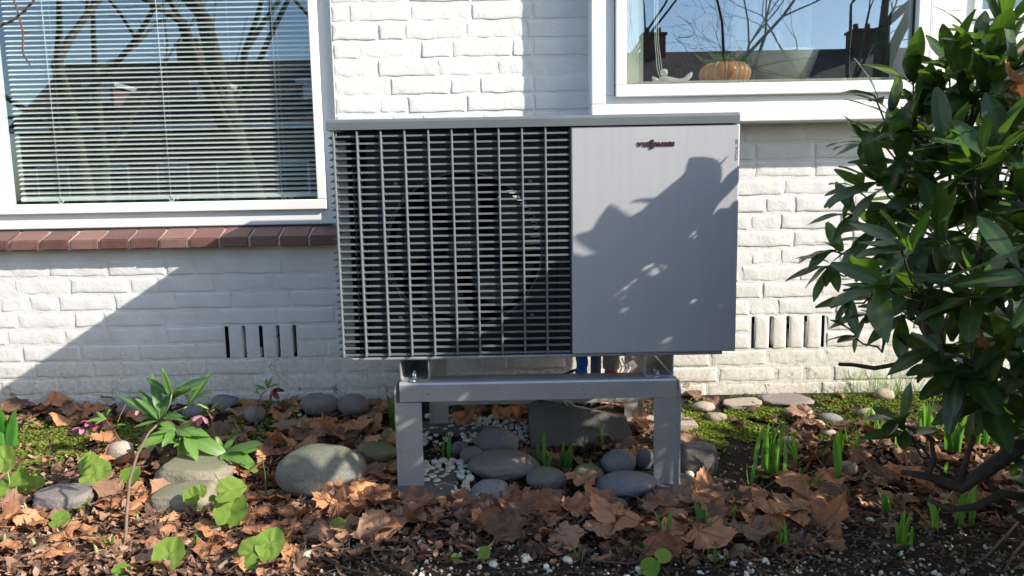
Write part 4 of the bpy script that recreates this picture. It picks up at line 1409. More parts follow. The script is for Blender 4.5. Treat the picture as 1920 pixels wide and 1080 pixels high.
tree(1.9, -13.0, 9.0, 0.075, 11, 4, 'thin bare tree mirrored at the left of the bay window', 6)
tree(6.0, -9.6, 9.5, 0.19, 14, 3, 'thick forked bare tree mirrored at the right of the bay window')
tree(4.3, -13.0, 9.0, 0.10, 17, 4, 'many branched bare tree mirrored in the middle of the bay window', 6)
tree(8.4, -16.2, 9.0, 0.15, 21, 4, 'bare tree across the street mirrored behind the forked tree', 6)
# a tree far up the sun's path: only its thin branches throw soft bands on the wall
tree(17.5, -7.2, 11.5, 0.16, 33, 3, 'bare tree farther along the street to the right of the house', 4)

# ================================================================== GROUND COVER
def clear_of(x, y, k=0.8):
    for sx, sy, rx, ry, zt in STN:
        if ((x - sx) / (rx * k)) ** 2 + ((y - sy) / (ry * k)) ** 2 < 1: return False
    for lx_, ly_ in ((-0.30, YS - 0.01), (0.43, YS - 0.01), (-0.27, -0.19), (0.41, -0.19)):
        if abs(x - lx_) < 0.045 and abs(y - ly_) < 0.04: return False
    return True

# white pebbles under the stand: each a thing
peb = [stone_mesh('white_pebble', 60 + i, (1.0, 0.78, 0.62), M['pebble'], 0.13, 0.0, ICO2) for i in range(7)]
def pebbles(n, xa, xb, ya, yb, r0, r1, group, label):
    placed = []
    tries = 0
    while len(placed) < n and tries < n * 60:
        tries += 1
        px, py = U(xa, xb), U(ya, yb)
        p = G(px, py)
        r = U(r0, r1)
        if not clear_of(p.x, p.y, 1.0): continue
        lay = 0
        if any((p.x - a) ** 2 + (p.y - b) ** 2 < (0.8 * (r + c)) ** 2 for a, b, c in placed): continue
        placed.append((p.x, p.y, r))
        o = inst('white_pebble', rnd.choice(peb), None, (p.x, p.y, gz(p.x, p.y) + r * 0.5 + 0.004), (U(-0.3, 0.3), U(-0.3, 0.3), U(0, 6.28)), r)
        tag(o, label, 'pebble', group)
pebbles(40, 795, 885, 868, 930, 0.011, 0.018, 'white pebbles beside the front left leg', 'rounded white pebble in the cluster right of the front left stand leg')
pebbles(70, 868, 990, 788, 838, 0.010, 0.017, 'white pebbles left of the slate slab', 'white pebble in the bed between the rear leg and the slate slab')
pebbles(10, 800, 850, 782, 805, 0.013, 0.018, 'pale pebbles below the left rear leg', 'pale cream pebble in the row at the foot of the left rear leg')
pebbles(16, 790, 850, 805, 845, 0.009, 0.014, 'white pebbles behind the front left leg', 'small white pebble behind the front left stand leg')
for px, py, r, lb in ((1293, 892, 0.017, 'white pebble at the foot of the dark squarish stone'), (1286, 922, 0.017, 'white pebble against the right front stand leg'),
                      (573, 743, 0.012, 'white pebble by the wall left of the slanting stone'), (562, 781, 0.012, 'lone white pebble on the moss left of the slanting stone'),
                      (578, 1050, 0.020, 'angular white chip on the soil in front of the boulder'), (985, 1052, 0.015, 'pair mate white pebble in the dark soil centre'),
                      (1632, 980, 0.013, 'round white pebble alone on dark soil at the right'), (925, 1062, 0.013, 'white chip left of the centre pebbles'),
                      (1065, 1055, 0.014, 'bright white pebble in front of the broad flat leaf')):
    p = G(px, py)
    tag(inst('white_pebble', rnd.choice(peb), None, (p.x, p.y, gz(p.x, p.y) + r * 0.45), (U(-0.3, 0.3), U(-0.3, 0.3), U(0, 6.28)), (r, r, r)), lb.replace('pair mate white', 'white'), 'pebble')


def scatter_grit():
    vs0, fs0 = ICO1
    q = MB(); tone = []
    def put(px, py, r, t):
        p = G(px, py)
        if not clear_of(p.x, p.y, 0.9): return
        e = Euler((U(0, 6), U(0, 6), U(0, 6))).to_matrix()
        sx, sy, sz = r * U(0.8, 1.4), r * U(0.6, 1.0), r * U(0.45, 0.8)
        jit = [1 + U(-0.18, 0.18) for _ in vs0]
        q.add([Vector((p.x, p.y, gz(p.x, p.y) + sz * 0.5)) + e @ Vector((v.x * sx * j, v.y * sy * j, v.z * sz * j)) for v, j in zip(vs0, jit)], fs0, False)
        tone.extend([t] * len(vs0))
    for i in range(1700):                       # dark foreground soil, right and centre
        px = U(560, 1920) if i % 3 else U(1000, 1920)
        py = 1080 - abs(rnd.gauss(0, 1)) * 75
        if px < 760 and rnd.random() < 0.6: continue
        put(px, py + 6, U(0.0022, 0.0058), rnd.choice((0.0, 0.1, 0.1, 0.2, 0.3, 0.3, 0.35, 0.5, 0.55, 0.9)))
    for i in range(85):
        put(U(780, 1500), U(1015, 1085), U(0.005, 0.0095), rnd.choice((0.5, 0.8, 0.95, 1.0)))
    for i in range(90):
        put(U(1400, 1920), U(960, 1085), U(0.004, 0.0085), rnd.choice((0.4, 0.55, 0.8, 0.95)))
    for i in range(700):
        put(U(1330, 1920), U(840, 1010), U(0.002, 0.006), rnd.choice((0.1, 0.3, 0.3, 0.5, 0.7)))
    for i in range(500):
        put(U(0, 700), U(820, 1085), U(0.002, 0.005), rnd.choice((0.1, 0.3, 0.5, 0.8)))
    for i in range(350):
        put(U(480, 640), U(733, 760), U(0.002, 0.005), rnd.choice((0.3, 0.5, 0.8)))
    for i in range(500):
        put(U(760, 1280), U(770, 930), U(0.003, 0.007), rnd.choice((0.1, 0.2, 0.3, 0.5, 0.8)))
    o = q.build('gravel', M['gravel'])
    point_attr(o.data, 'tone', tone)
    tag(o, kind='stuff')
scatter_grit()

# ------------------------------------------------------------------ dead leaves
def plane_leaf(seed, size=1.0):
    """lobed, toothed plane leaf, curled; returns verts, faces, vein weights (unit: 1 = blade width)"""
    rr = random.Random(seed)
    lobes = [(-2.25, 0.36), (-1.22, 0.50), (0.0, 0.60), (1.22, 0.50), (2.25, 0.36)]   # angle from the tip direction, reach
    lobes = [(a + rr.uniform(-0.10, 0.10), l * rr.uniform(0.88, 1.1)) for a, l in lobes]
    ring, vein = [], []
    def pt(a, r): return (r * math.sin(a), r * math.cos(a))
    ring.append(pt(-math.pi + 0.22, 0.20)); vein.append(0.3)
    for i, (a, l) in enumerate(lobes):
        w = 0.44 if i in (1, 2, 3) else 0.36
        ring += [pt(a - w, l * 0.74), pt(a - w * 0.62, l * 0.76), pt(a - w * 0.42, l * 0.86), pt(a - w * 0.2, l * 0.83), pt(a, l), pt(a + w * 0.2, l * 0.83), pt(a + w * 0.42, l * 0.86), pt(a + w * 0.62, l * 0.76), pt(a + w, l * 0.74)]
        vein += [0, 0, 0, 0.25, 1, 0.25, 0, 0, 0]
        if i < 4:
            b = (a + lobes[i + 1][0]) / 2
            ring.append(pt(b, 0.35 + 0.05 * rr.random())); vein.append(0)
    ring.append(pt(math.pi - 0.22, 0.20)); vein.append(0.3)
    n = len(ring)
    base = (0.0, -0.12)
    vs = [(*base, 0)] ; vn = [1.0]
    for t in (0.33, 0.66, 1.0):
        for (x, y), v in zip(ring, vein):
            vs.append((base[0] + (x - base[0]) * t, base[1] + (y - base[1]) * t, 0)); vn.append(v if t > 0.5 else v)
    fs = [(0, 1 + j, 1 + (j + 1)) for j in range(n - 1)]
    for k in range(2):
        o = 1 + k * n
        fs += [(o + j, o + n + j, o + n + j + 1, o + j + 1) for j in range(n - 1)]
    c1, c2, c3 = rr.uniform(-0.4, 1.0), rr.uniform(-0.4, 0.9), rr.uniform(-0.5, 0.5)
    ph = rr.uniform(0, 6)
    off = Vector((seed * 2.7, seed * 1.9, 0))
    out = []
    ax = rr.uniform(0, 3.14)
    for i, (x, y, z) in enumerate(vs):
        u = x * math.cos(ax) + y * math.sin(ax)
        r2 = x * x + y * y
        z = c1 * u * u * 0.9 + c2 * r2 * 0.45 + c3 * x * y * 0.5
        z += 0.20 * noise.noise(Vector((x * 2.6, y * 2.6, 0)) + off) + 0.08 * noise.noise(Vector((x * 7, y * 7, 3)) + off)
        z -= 0.022 * (1 if vn[i] > 0.9 else 0)
        sh = 1 - min(0.3, abs(c1) * u * u * 0.35)
        out.append(Vector((x * sh, y * sh, z)))
    # stalk
    b = len(out)
    out += [Vector((-0.012, -0.12, out[0].z)), Vector((0.012, -0.12, out[0].z)), Vector((0.05, -0.62, out[0].z + 0.08)), Vector((0.035, -0.62, out[0].z + 0.08))]
    vn += [1, 1, 1, 1]
    fs.append((b, b + 1, b + 2, b + 3))
    return out, fs, vn


def leaf_mesh(data, mat, name='fallen_leaf'):
    vs, fs, vn = data
    q = MB(); q.add(vs, fs, True)
    me = q.mesh(name, mat)
    point_attr(me, 'vein', vn)
    return me
LD = [plane_leaf(100 + i) for i in range(16)]
LME = [leaf_mesh(d, M['deadleaf'] if i % 7 else M['deadleaf2']) for i, d in enumerate(LD)] + [leaf_mesh(d, M['deadleaf2']) for d in LD[:2]]


def put_leaf(px, py, size, me=None, tilt=0.45, lift=0.0, label=None, group=None, rz=None, name='fallen_leaf'):
    p = G(px, py)
    z = gz(p.x, p.y)
    o = inst(name, me or rnd.choice(LME), None, (p.x, p.y, z + 0.012 + lift), (U(-tilt, tilt) + 0.26, U(-tilt, tilt), U(0, 6.28) if rz is None else rz), size)
    if rz is None: o.rotation_euler = (Matrix.Rotation(U(-tilt, tilt) + 0.10, 3, 'X') @ Matrix.Rotation(U(-tilt, tilt), 3, 'Y') @ Matrix.Rotation(U(0, 6.28), 3, 'Z')).to_euler()
    else: o.rotation_euler = (Matrix.Rotation(0.16, 3, 'X') @ Matrix.Rotation(U(-tilt, tilt) * 0.5, 3, 'Y') @ Matrix.Rotation(rz, 3, 'Z')).to_euler()
    return tag(o, label, 'leaf', group)

BIG = [  # the leaves one can single out
    (1012, 962, 0.135, 3.0, 0.15, 'broad orange brown lobed leaf lying flat in front of the speckled stone'),
    (1145, 992, 0.135, 0.6, 0.25, 'toothed tan leaf with clear veins below the long rounded stone'),
    (962, 1013, 0.150, 1.4, 0.2, 'wide rust leaf bent over at the edge of the dark soil'),
    (625, 925, 0.150, 2.2, 0.5, 'curled orange leaf rising against the right foot of the boulder'),
    (1085, 925, 0.12, 5.2, 0.6, 'cupped orange brown leaf left of the long rounded stone'),
    (1225, 965, 0.13, 4.0, 0.5, 'folded reddish leaf right of the small dark stone'),
    (1105, 825, 0.10, 0.2, 1.2, 'upright brown leaf leaning on the slate slab'),
    (1205, 815, 0.11, 0.9, 0.8, 'curled brown leaf right of the slate slab behind the leg'),
    (1300, 845, 0.13, 1.9, 0.2, 'brown leaf lying on the moss right of the stand'),
    (185, 752, 0.14, 2.5, 0.9, 'big arched brown leaf standing against the wall at the left'),
    (100, 775, 0.12, 0.4, 0.7, 'crumpled tan leaf by the wall left of the arched leaf'),
    (30, 782, 0.12, 1.1, 0.5, 'pale orange leaf in the left corner by the wall'),
    (1490, 925, 0.13, 2.0, 0.6, 'large hooded brown leaf above the shoots at the right'),
    (1440, 975, 0.13, 3.3, 0.5, 'crumpled brown leaf with a sunlit rim in front of the hooded leaf'),
    (1505, 790, 0.11, 1.0, 0.4, 'orange leaf among the tan stones by the right wall'),
    (1770, 880, 0.13, 0.4, 0.6, 'sunlit orange leaf behind the bush stem at the right'),
    (1700, 910, 0.13, 2.7, 0.5, 'brown leaf under the bush stem with a lit edge'),
    (215, 940, 0.11, 1.7, 0.5, 'peach coloured leaf in full sun left of the tan slabs'),
    (620, 742, 0.10, 3.9, 0.5, 'brown leaf tucked behind the two mauve stones at the wall'),
    (664, 818, 0.14, 4.4, 0.4, 'dark rust leaf behind the boulder'),
    (980, 775, 0.15, 5.0, 0.5, 'big rust leaf lying behind the slate slab'),
    (1240, 1045, 0.14, 3.5, 0.15, 'greyish brown leaf pressed flat on the dark soil'),
    (560, 895, 0.10, 0.9, 0.3, 'brown leaf at the left foot of the boulder'),
    (1580, 955, 0.13, 1.6, 0.4, 'shrivelled grey brown leaf on the dark soil at the right'),
]
for i, (px, py, s, rz, tl, lb) in enumerate(BIG):
    put_leaf(px, py, s, LME[(i * 3 + 1) % len(LME)], tl, 0.026, lb, 'singled out fallen leaves', rz)
REG = [  # x range, y range, how many, size range, what they lie beside
    (500, 1000, 945, 1018, 32, 0.11, 0.16, 'dry brown leaf in the drift in front of the boulder and left leg', 'leaves in front of the left leg'),
    (900, 1560, 950, 1022, 40, 0.11, 0.16, 'dry brown leaf in the drift in front of the stones and right leg', 'leaves in front of the right leg'),
    (500, 735, 900, 950, 14, 0.09, 0.13, '', ''),
    (1300, 1560, 905, 965, 16, 0.09, 0.14, '', ''),
    (430, 745, 765, 900, 38, 0.11, 0.17, 'dry rust brown leaf between the wall and the boulder', 'leaves behind the boulder'),
    (860, 1070, 752, 800, 16, 0.10, 0.14, 'brown leaf lying in the shade under the unit', 'leaves under the unit'),
    (1030, 1220, 750, 890, 16, 0.08, 0.12, 'brown leaf around the slate slab under the unit', 'leaves around the slate slab'),
    (0, 290, 745, 800, 20, 0.09, 0.13, 'brown leaf along the foot of the wall at the left', 'leaves along the left wall'),
    (180, 480, 810, 960, 34, 0.07, 0.12, 'sunlit tan leaf around the tan slabs', 'leaves around the tan slabs'),
    (0, 560, 930, 1078, 56, 0.05, 0.11, 'small sunlit leaf scrap in the left foreground', 'leaf scraps in the left foreground'),
    (1300, 1600, 742, 800, 12, 0.06, 0.09, 'small brown leaf among the stones by the right wall', 'leaves by the right wall'),
    (1500, 1915, 800, 960, 42, 0.10, 0.15, 'brown leaf among the shoots below the bush', 'leaves below the bush')]
MARKS = [('big boulder', 595, 890), ('left front stand leg', 770, 925), ('banded purple stone', 945, 879), ('blue grey stone', 918, 928), ('long rounded stone', 1178, 915), ('right front stand leg', 1250, 905),
         ('speckled stone', 1025, 902), ('dark squarish stone', 1312, 863), ('slate slab', 1090, 820), ('slanting purple stone by the wall', 598, 762), ('mauve stone on the moss', 476, 780), ('pale pinkish stone', 222, 848),
         ('upper tan slab', 360, 890), ('lower tan slab', 335, 935), ('flat purple stone at the left', 110, 935), ('overlapping bright seedling leaves', 490, 1030), ('tilted bright seedling leaf', 318, 1040), ('stem of the laurel seedling', 233, 1032),
         ('tallest clump of shoots', 1438, 908), ('large hooded leaf', 1490, 925), ('broad single shoot', 1571, 905), ('rounded brownish stone', 1592, 881), ('low laurel limb', 1760, 920), ('short pale shoot', 1655, 962),
         ('narrow clump of shoots', 1311, 1008), ('wide rust leaf', 962, 1013), ('toothed tan leaf', 1145, 992), ('tan stone by the right wall', 1500, 776), ('strap leaved clump', 12, 850), ('arched leaf at the wall', 185, 752),
         ('left rear stand leg', 822, 787), ('olive stone by the leg', 705, 852), ('broad flat orange leaf', 1012, 962), ('small dark stone', 1160, 952), ('forked twig', 95, 1045), ('sunlit shoots', 1840, 840)]


def leaf_label(px, py, sz, mi):
    n_, mx, my = min(MARKS, key=lambda k: ((k[1] - px) / 1.6) ** 2 + (k[2] - py) ** 2)
    dx, dy = (px - mx) / 1.6, py - my
    w = ('right of' if dx > 0 else 'left of') if abs(dx) > abs(dy) * 1.2 else ('in front of' if dy > 0 else 'behind')
    big = 'small' if sz < 0.075 else ('large' if sz > 0.115 else 'middling')
    sh = ('curled', 'cupped', 'crumpled', 'flattish', 'twisted')[mi % 5]
    tone = 'grey brown' if (mi >= 16 or mi % 7 == 0) else 'rust brown'
    return f'{big} {sh} {tone} leaf {w} the {n_}', f'leaves near the {n_}'


cnt = len(BIG)
extra = []
for xa, xb, ya, yb, n, s0, s1, lb, gr in REG:
    k = 0
    tries = 0
    while k < n and tries < 4000:
        tries += 1
        px, py = U(xa, xb), U(ya, yb)
        p = G(px, py)
        if not clear_of(p.x, p.y, 0.98): continue
        k += 1
        if cnt < 300:
            sz, mi = U(s0, s1), rnd.randrange(len(LME))
            lab, grp = leaf_label(px, py, sz, mi)
            put_leaf(px, py, sz, LME[mi], 0.42, U(0.0, 0.014), lab, grp); cnt += 1
        else:
            extra.append((px, py, U(s0, s1)))


def scatter_litter():
    q = MB(); tone = []
    for xa, xb, ya, yb, n, s0, s1 in ((480, 1560, 930, 1040, 70, 0.04, 0.10), (430, 745, 765, 900, 90, 0.06, 0.12), (0, 560, 850, 1080, 230, 0.04, 0.095), (1480, 1920, 800, 970, 70, 0.06, 0.11), (860, 1220, 752, 890, 45, 0.06, 0.11), (0, 290, 742, 795, 26, 0.06, 0.1)):
        extra.extend((U(xa, xb), U(ya, yb), U(s0, s1)) for _ in range(n))
    for px, py, s in extra:
        p = G(px, py)
        if not clear_of(p.x, p.y, 0.9): continue
        vs, fs, vn = rnd.choice(LD)
        e = Euler((U(-0.5, 0.5), U(-0.5, 0.5), U(0, 6.28))).to_matrix()
        o = Vector((p.x, p.y, gz(p.x, p.y) + U(0.003, 0.012)))
        q.add([o + e @ (v * s) for v in vs], fs, True)
        t = U(0.1, 0.75)
        tone.extend([t + 0.2 * v for v in vn])
    def bit(px, py, L, w, t):
        p = G(px, py)
        if not clear_of(p.x, p.y, 0.95): return
        a = U(0, 6.28); c, s = math.cos(a), math.sin(a)
        z = gz(p.x, p.y) + U(0.002, 0.014)
        cu = U(-0.5, 0.9)
        e = Euler((U(-0.6, 0.6), U(-0.6, 0.6), a)).to_matrix()
        prof = ((-1, 0.15), (-0.45, 0.9), (0.2, 1.0), (1, 0.2))
        vs = []
        for u, ww in prof:
            for sgn in (-1, 1):
                ww2 = ww * U(0.7, 1.1)
                vs.append(Vector((p.x, p.y, z)) + e @ Vector((u * L, sgn * ww2 * w, cu * u * u * L * 0.6 + 0.3 * w * U(-1, 1))))
        q.add(vs, [(0, 2, 3, 1), (2, 4, 5, 3), (4, 6, 7, 5)], False)
        tone.extend([t] * 8)
    for i in range(3900):
        px, py = U(-20, 600), U(835, 1085)
        if rnd.random() > min(1, (py - 800) / 110): continue
        bit(px, py, U(0.005, 0.022), U(0.003, 0.010), U(0.0, 1.0))
    for i in range(2000):
        px, py = U(450, 1560), U(905, 1060)
        bit(px, py, U(0.006, 0.024), U(0.004, 0.012), U(0.0, 0.75))
    for i in range(700):
        px, py = U(400, 1920), U(985, 1085)
        bit(px, py, U(0.004, 0.014), U(0.0015, 0.005), U(0.0, 0.6))
    for i in range(1300):
        bit(U(1450, 1920), U(790, 1000), U(0.006, 0.022), U(0.003, 0.010), U(0.0, 0.75))
    for i in range(900):
        bit(U(0, 760), U(745, 880), U(0.006, 0.02), U(0.003, 0.010), U(0.0, 0.8))
    for i in range(500):
        bit(U(770, 1260), U(750, 870), U(0.006, 0.02), U(0.003, 0.010), U(0.0, 0.7))
    o = q.build('leaf_litter', M['litter'])
    point_attr(o.data, 'tone', tone)
    tag(o, kind='stuff')
scatter_litter()


def moss(name, blobs, n, lsz):
    q = MB()
    for i in range(n):
        bx, by, rx, ry = rnd.choice(blobs)
        a, r = U(0, 6.28), math.sqrt(rnd.random()) * (1 + 0.25 * rnd.gauss(0, 1))
        px, py = bx + rx * r * math.cos(a), by + ry * r * math.sin(a)
        if py > 1085 or py < 738: continue
        p = G(px, py)
        if p.y > -0.004: continue
        if noise.noise(Vector((p.x * 9, p.y * 9, 5))) < -0.22: continue
        if not clear_of(p.x, p.y, 0.95): continue
        mound = 0.010 * (0.5 + noise.noise(Vector((p.x * 14, p.y * 14, 2))))
        z = gz(p.x, p.y) + max(0, mound) + U(0.0, 0.007)
        e = Euler((U(-0.7, 0.7), U(-0.7, 0.7), U(0, 6.28))).to_matrix()
        s = lsz * U(0.6, 1.3)
        c = Vector((p.x, p.y, z))
        q.add([c + e @ Vector(v) * s for v in ((-1, 0, 0.15), (-0.2, -0.75, 0.0), (0.9, -0.3, 0.25), (0.9, 0.3, 0.25), (-0.2, 0.75, 0.0))], [(0, 1, 2, 3, 4)])
    o = q.build(name, M['moss'])
    return tag(o, kind='stuff')
moss('moss', [(60, 835, 150, 42), (150, 830, 110, 34), (200, 812, 120, 24), (20, 870, 60, 24)], 11000, 0.0050)
moss('moss', [(450, 795, 90, 45), (520, 770, 60, 30), (400, 810, 60, 30)], 7000, 0.0045)
moss('moss', [(1370, 805, 80, 32), (1400, 780, 90, 18), (1330, 815, 45, 30)], 8000, 0.0060)
moss('moss', [(1500, 765, 260, 22), (1700, 755, 180, 20), (1600, 800, 120, 26), (1860, 770, 100, 20)], 9000, 0.0045)
moss('moss', [(1190, 1030, 40, 10), (830, 920, 26, 14), (900, 770, 60, 8)], 1200, 0.0040)

# ================================================================== PLANTS
def blade_leaf(L, W, shape, droop=0.2, fold=0.25, nx=7, wavy=0.0, seed=0):
    """leaf along +X from its base; shape(t) gives the half width 0..1; returns verts, faces, vein weights"""
    vs, vn = [], []
    rr = random.Random(seed)
    ph = rr.uniform(0, 6)
    side = rr.uniform(-0.12, 0.12)
    for i in range(nx + 1):
        t = i / nx
        w = W / 2 * shape(t)
        x = L * (t - 0.12 * droop * t * t)
        z = -droop * L * t * t
        yo = side * L * t * t
        for j, s in enumerate((-1, -0.5, 0, 0.5, 1)):
            vs.append(Vector((x, s * w + yo, z + abs(s) * w * fold + wavy * W * abs(s) * math.sin(t * 9 + ph + s))))
            vn.append(1.0 if j == 2 else (0.45 if j in (1, 3) else 0.0))
    fs = [(i * 5 + j, i * 5 + j + 1, (i + 1) * 5 + j + 1, (i + 1) * 5 + j) for i in range(nx) for j in range(4)]
    return vs, fs, vn


def lanc(t): return max(0.03, math.sin(math.pi * min(1, (t * 0.94 + 0.03)) ** 0.95) ** 0.8 * (1.0 if t < 0.95 else 0.75))
def obov(t): return max(0.04, (math.sin(math.pi * min(0.985, t ** 1.25 + 0.01)) ** 0.75))
def strap(t): return max(0.05, min(1, 0.75 + 0.6 * t) * (1 - max(0, (t - 0.72) / 0.28) ** 2.2))
def oval(t): return max(0.05, math.sin(math.pi * (0.06 + 0.92 * t)) ** 0.55)


def orient(d, up=Vector((0, 0, 1)), roll=0.0):
    """matrix whose X runs along d and whose Z is as near to up as may be"""
    x = d.normalized()
    y = up.cross(x)
    if y.length < 1e-4: y = Vector((0, 1, 0)).cross(x)
    y.normalize()
    z = x.cross(y)
    mt = Matrix((x, y, z)).transposed()
    return mt @ Matrix.Rotation(roll, 3, 'X')


def leafmesh(name, mat, *a, **k):
    d = blade_leaf(*a, **k)
    q = MB(); q.add(d[0], d[1], True)
    me = q.mesh(name, mat); point_attr(me, 'vein', d[2])
    return me


def put(name, me, parent, loc, d, roll=0.0, sc=1.0, up=Vector((0, 0, 1))):
    o = inst(name, me, parent, loc, (0, 0, 0), sc)
    o.rotation_euler = orient(d, up, roll).to_euler()
    return o

# ------------------------------------------------------------------ the laurel bush at the right
BB = Vector((1.42, -1.02, 0.0))
bush = empty('laurel_bush', BB, 'big evergreen laurel bush with long dark glossy leaves at the right', 'bush')
bl = [blade_leaf(0.108 + 0.010 * (i % 3), 0.0365 + 0.004 * (i % 2), obov if i % 3 else oval, 0.02 + 0.07 * i, 0.24 - 0.04 * i, 7, 0.05, i) for i in range(6)]
blm = []
for i, d in enumerate(bl):
    q = MB(); q.add(d[0], d[1], True); me = q.mesh('leaf', M['bushleaf']); point_attr(me, 'vein', d[2]); blm.append(me)
EDGE = [(-40, 1850), (20, 1795), (70, 1715), (130, 1645), (180, 1640), (240, 1600), (330, 1585), (400, 1560), (450, 1525), (520, 1540), (580, 1570), (640, 1590), (700, 1640), (760, 1650), (800, 1690), (850, 1740), (890, 1800)]


def edge_x(py):
    for (y0, x0), (y1, x1) in zip(EDGE, EDGE[1:]):
        if y0 <= py <= y1:
            return x0 + (x1 - x0) * (py - y0) / (y1 - y0)
    return 1850 if py < 0 else 1900
tips = []      # (tip, direction out, leaves, scale)
HAND = [  # whorls read off the photograph: pixel, depth, outward direction, leaves, size
    (1668, 200, -0.83, (-0.5, -0.1, 0.8), 5, 0.95), (1712, 150, -0.86, (-0.15, -0.2, 1.0), 6, 1.0), (1640, 180, -0.80, (-0.7, -0.1, 0.6), 4, 0.85),
    (1835, 75, -0.98, (0.0, -0.3, 1.0), 7, 1.0), (1890, 40, -1.0, (0.1, -0.2, 1.0), 6, 1.1), (1870, 100, -1.04, (-0.2, -0.6, 0.7), 7, 1.1), (1905, 130, -1.08, (0.0, -0.7, 0.6), 7, 1.1), (1800, 150, -0.98, (-0.4, -0.5, 0.6), 6, 1.05), (1750, 180, -0.94, (-0.4, -0.5, 0.6), 7, 1.0), (1780, 120, -0.9, (-0.2, -0.2, 0.9), 6, 0.95),
    (1615, 265, -0.84, (-0.7, -0.3, 0.4), 6, 0.8), (1690, 300, -0.95, (-0.3, -0.8, 0.3), 8, 1.15), (1600, 350, -0.82, (-0.9, -0.2, 0.1), 7, 0.8),
    (1650, 340, -0.92, (-0.6, -0.6, 0.4), 8, 1.1), (1560, 470, -0.80, (-0.9, -0.1, 0.1), 6, 0.8), (1545, 500, -0.78, (-0.9, -0.2, -0.2), 6, 0.8),
    (1640, 430, -0.93, (-0.5, -0.7, 0.1), 6, 1.0), (1590, 560, -0.80, (-0.8, -0.4, -0.1), 5, 0.8), (1625, 590, -0.82, (-0.7, -0.4, 0.0), 5, 0.8),
    (1670, 530, -0.90, (-0.6, -0.6, 0.1), 6, 0.9), (1760, 650, -1.0, (-0.8, -0.5, 0.1), 7, 1.2), (1800, 690, -1.05, (-0.8, -0.4, 0.0), 6, 1.3),
    (1690, 800, -1.0, (-0.4, -0.3, 0.4), 7, 0.8), (1680, 790, -0.98, (-0.9, -0.3, 0.2), 4, 0.8), (1790, 700, -1.02, (-0.8, -0.4, 0.0), 5, 1.3),
    (1850, 740, -1.05, (-0.8, -0.4, -0.1), 6, 1.3), (1880, 640, -1.05, (-0.7, -0.5, -0.1), 7, 1.25), (1820, 180, -1.0, (-0.3, -0.7, 0.5), 8, 1.2),
    (1880, 250, -1.05, (-0.2, -0.8, 0.3), 8, 1.2), (1760, 260, -1.0, (-0.4, -0.8, 0.3), 8, 1.2), (1870, 470, -1.05, (-0.3, -0.8, 0.0), 8, 1.15),
    (1770, 430, -1.02, (-0.3, -0.9, 0.1), 8, 1.15), (1725, 460, -0.98, (-0.6, -0.7, 0.0), 8, 1.1), (1800, 560, -1.03, (-0.4, -0.8, -0.1), 8, 1.1),
    (1900, 380, -1.08, (-0.1, -0.9, 0.1), 8, 1.15),
    (1590, 400, -0.84, (-0.8, -0.3, 0.2), 7, 0.9), (1650, 480, -0.9, (-0.6, -0.6, 0.2), 6, 0.9), (1700, 380, -0.96, (-0.4, -0.7, 0.3), 8, 1.1), (1740, 340, -1.0, (-0.2, -0.8, 0.4), 8, 1.1), (1820, 330, -1.04, (-0.2, -0.9, 0.1), 8, 1.1),
    (1640, 250, -0.86, (-0.6, -0.4, 0.5), 6, 0.9), (1730, 210, -0.92, (-0.2, -0.5, 0.7), 7, 1.0), (1860, 150, -1.02, (0.0, -0.6, 0.7), 7, 1.1), (1690, 590, -0.92, (-0.7, -0.5, 0.1), 5, 0.95), (1600, 630, -0.84, (-0.8, -0.3, 0.1), 3, 0.75),
    (1730, 540, -1.0, (-0.5, -0.8, 0.1), 8, 1.1), (1850, 540, -1.05, (-0.2, -0.9, 0.1), 8, 1.1), (1900, 500, -1.08, (-0.2, -0.9, 0.1), 7, 1.1), (1900, 700, -1.08, (-0.6, -0.6, 0.0), 6, 1.2)]
for px, py, y, d, k, s in HAND:
    tips.append((P(px, py, y), Vector(d).normalized(), k, s, True))
rb = random.Random(99)
tries = 0
while len(tips) < 375 and tries < 140000:
    tries += 1
    p = Vector((rb.uniform(0.55, 2.45), rb.uniform(-1.80, -0.50), rb.uniform(0.16, 1.36)))
    c = Vector((1.47, -1.12, 0.66)); e = Vector(((p.x - c.x) / 0.90, (p.y - c.y) / 0.66, (p.z - c.z) / 0.66))
    if not (0.15 if p.x < 1.5 and p.y > -1.3 else 0.45) < e.length < 1.0: continue
    px, py = proj(p)
    if p.y > -1.7 and px < edge_x(py) + (95 if 280 < py < 720 else 70): continue
    if 560 < py < 960 and px < 1960 and rb.random() < (0.70 if px > 1730 and py < 830 else 0.9): continue          # the open, leggy lower part
    if p.x > 1.35 and p.y > -0.92: continue                                    # sun reaches the bed behind the bush
    if p.z > 0.63 * p.x + 0.43: continue                                       # the crown slopes down towards the unit
    if any((p - t[0]).length < 0.062 for t in tips): continue
    d = (p - (c - Vector((0, 0, 0.35)))).normalized() + Vector((rb.uniform(-.4, .4), rb.uniform(-.4, .4), rb.uniform(-0.1, .45)))
    tips.append((p, d.normalized(), rb.randint(6, 9), rb.uniform(0.85, 1.15), False))
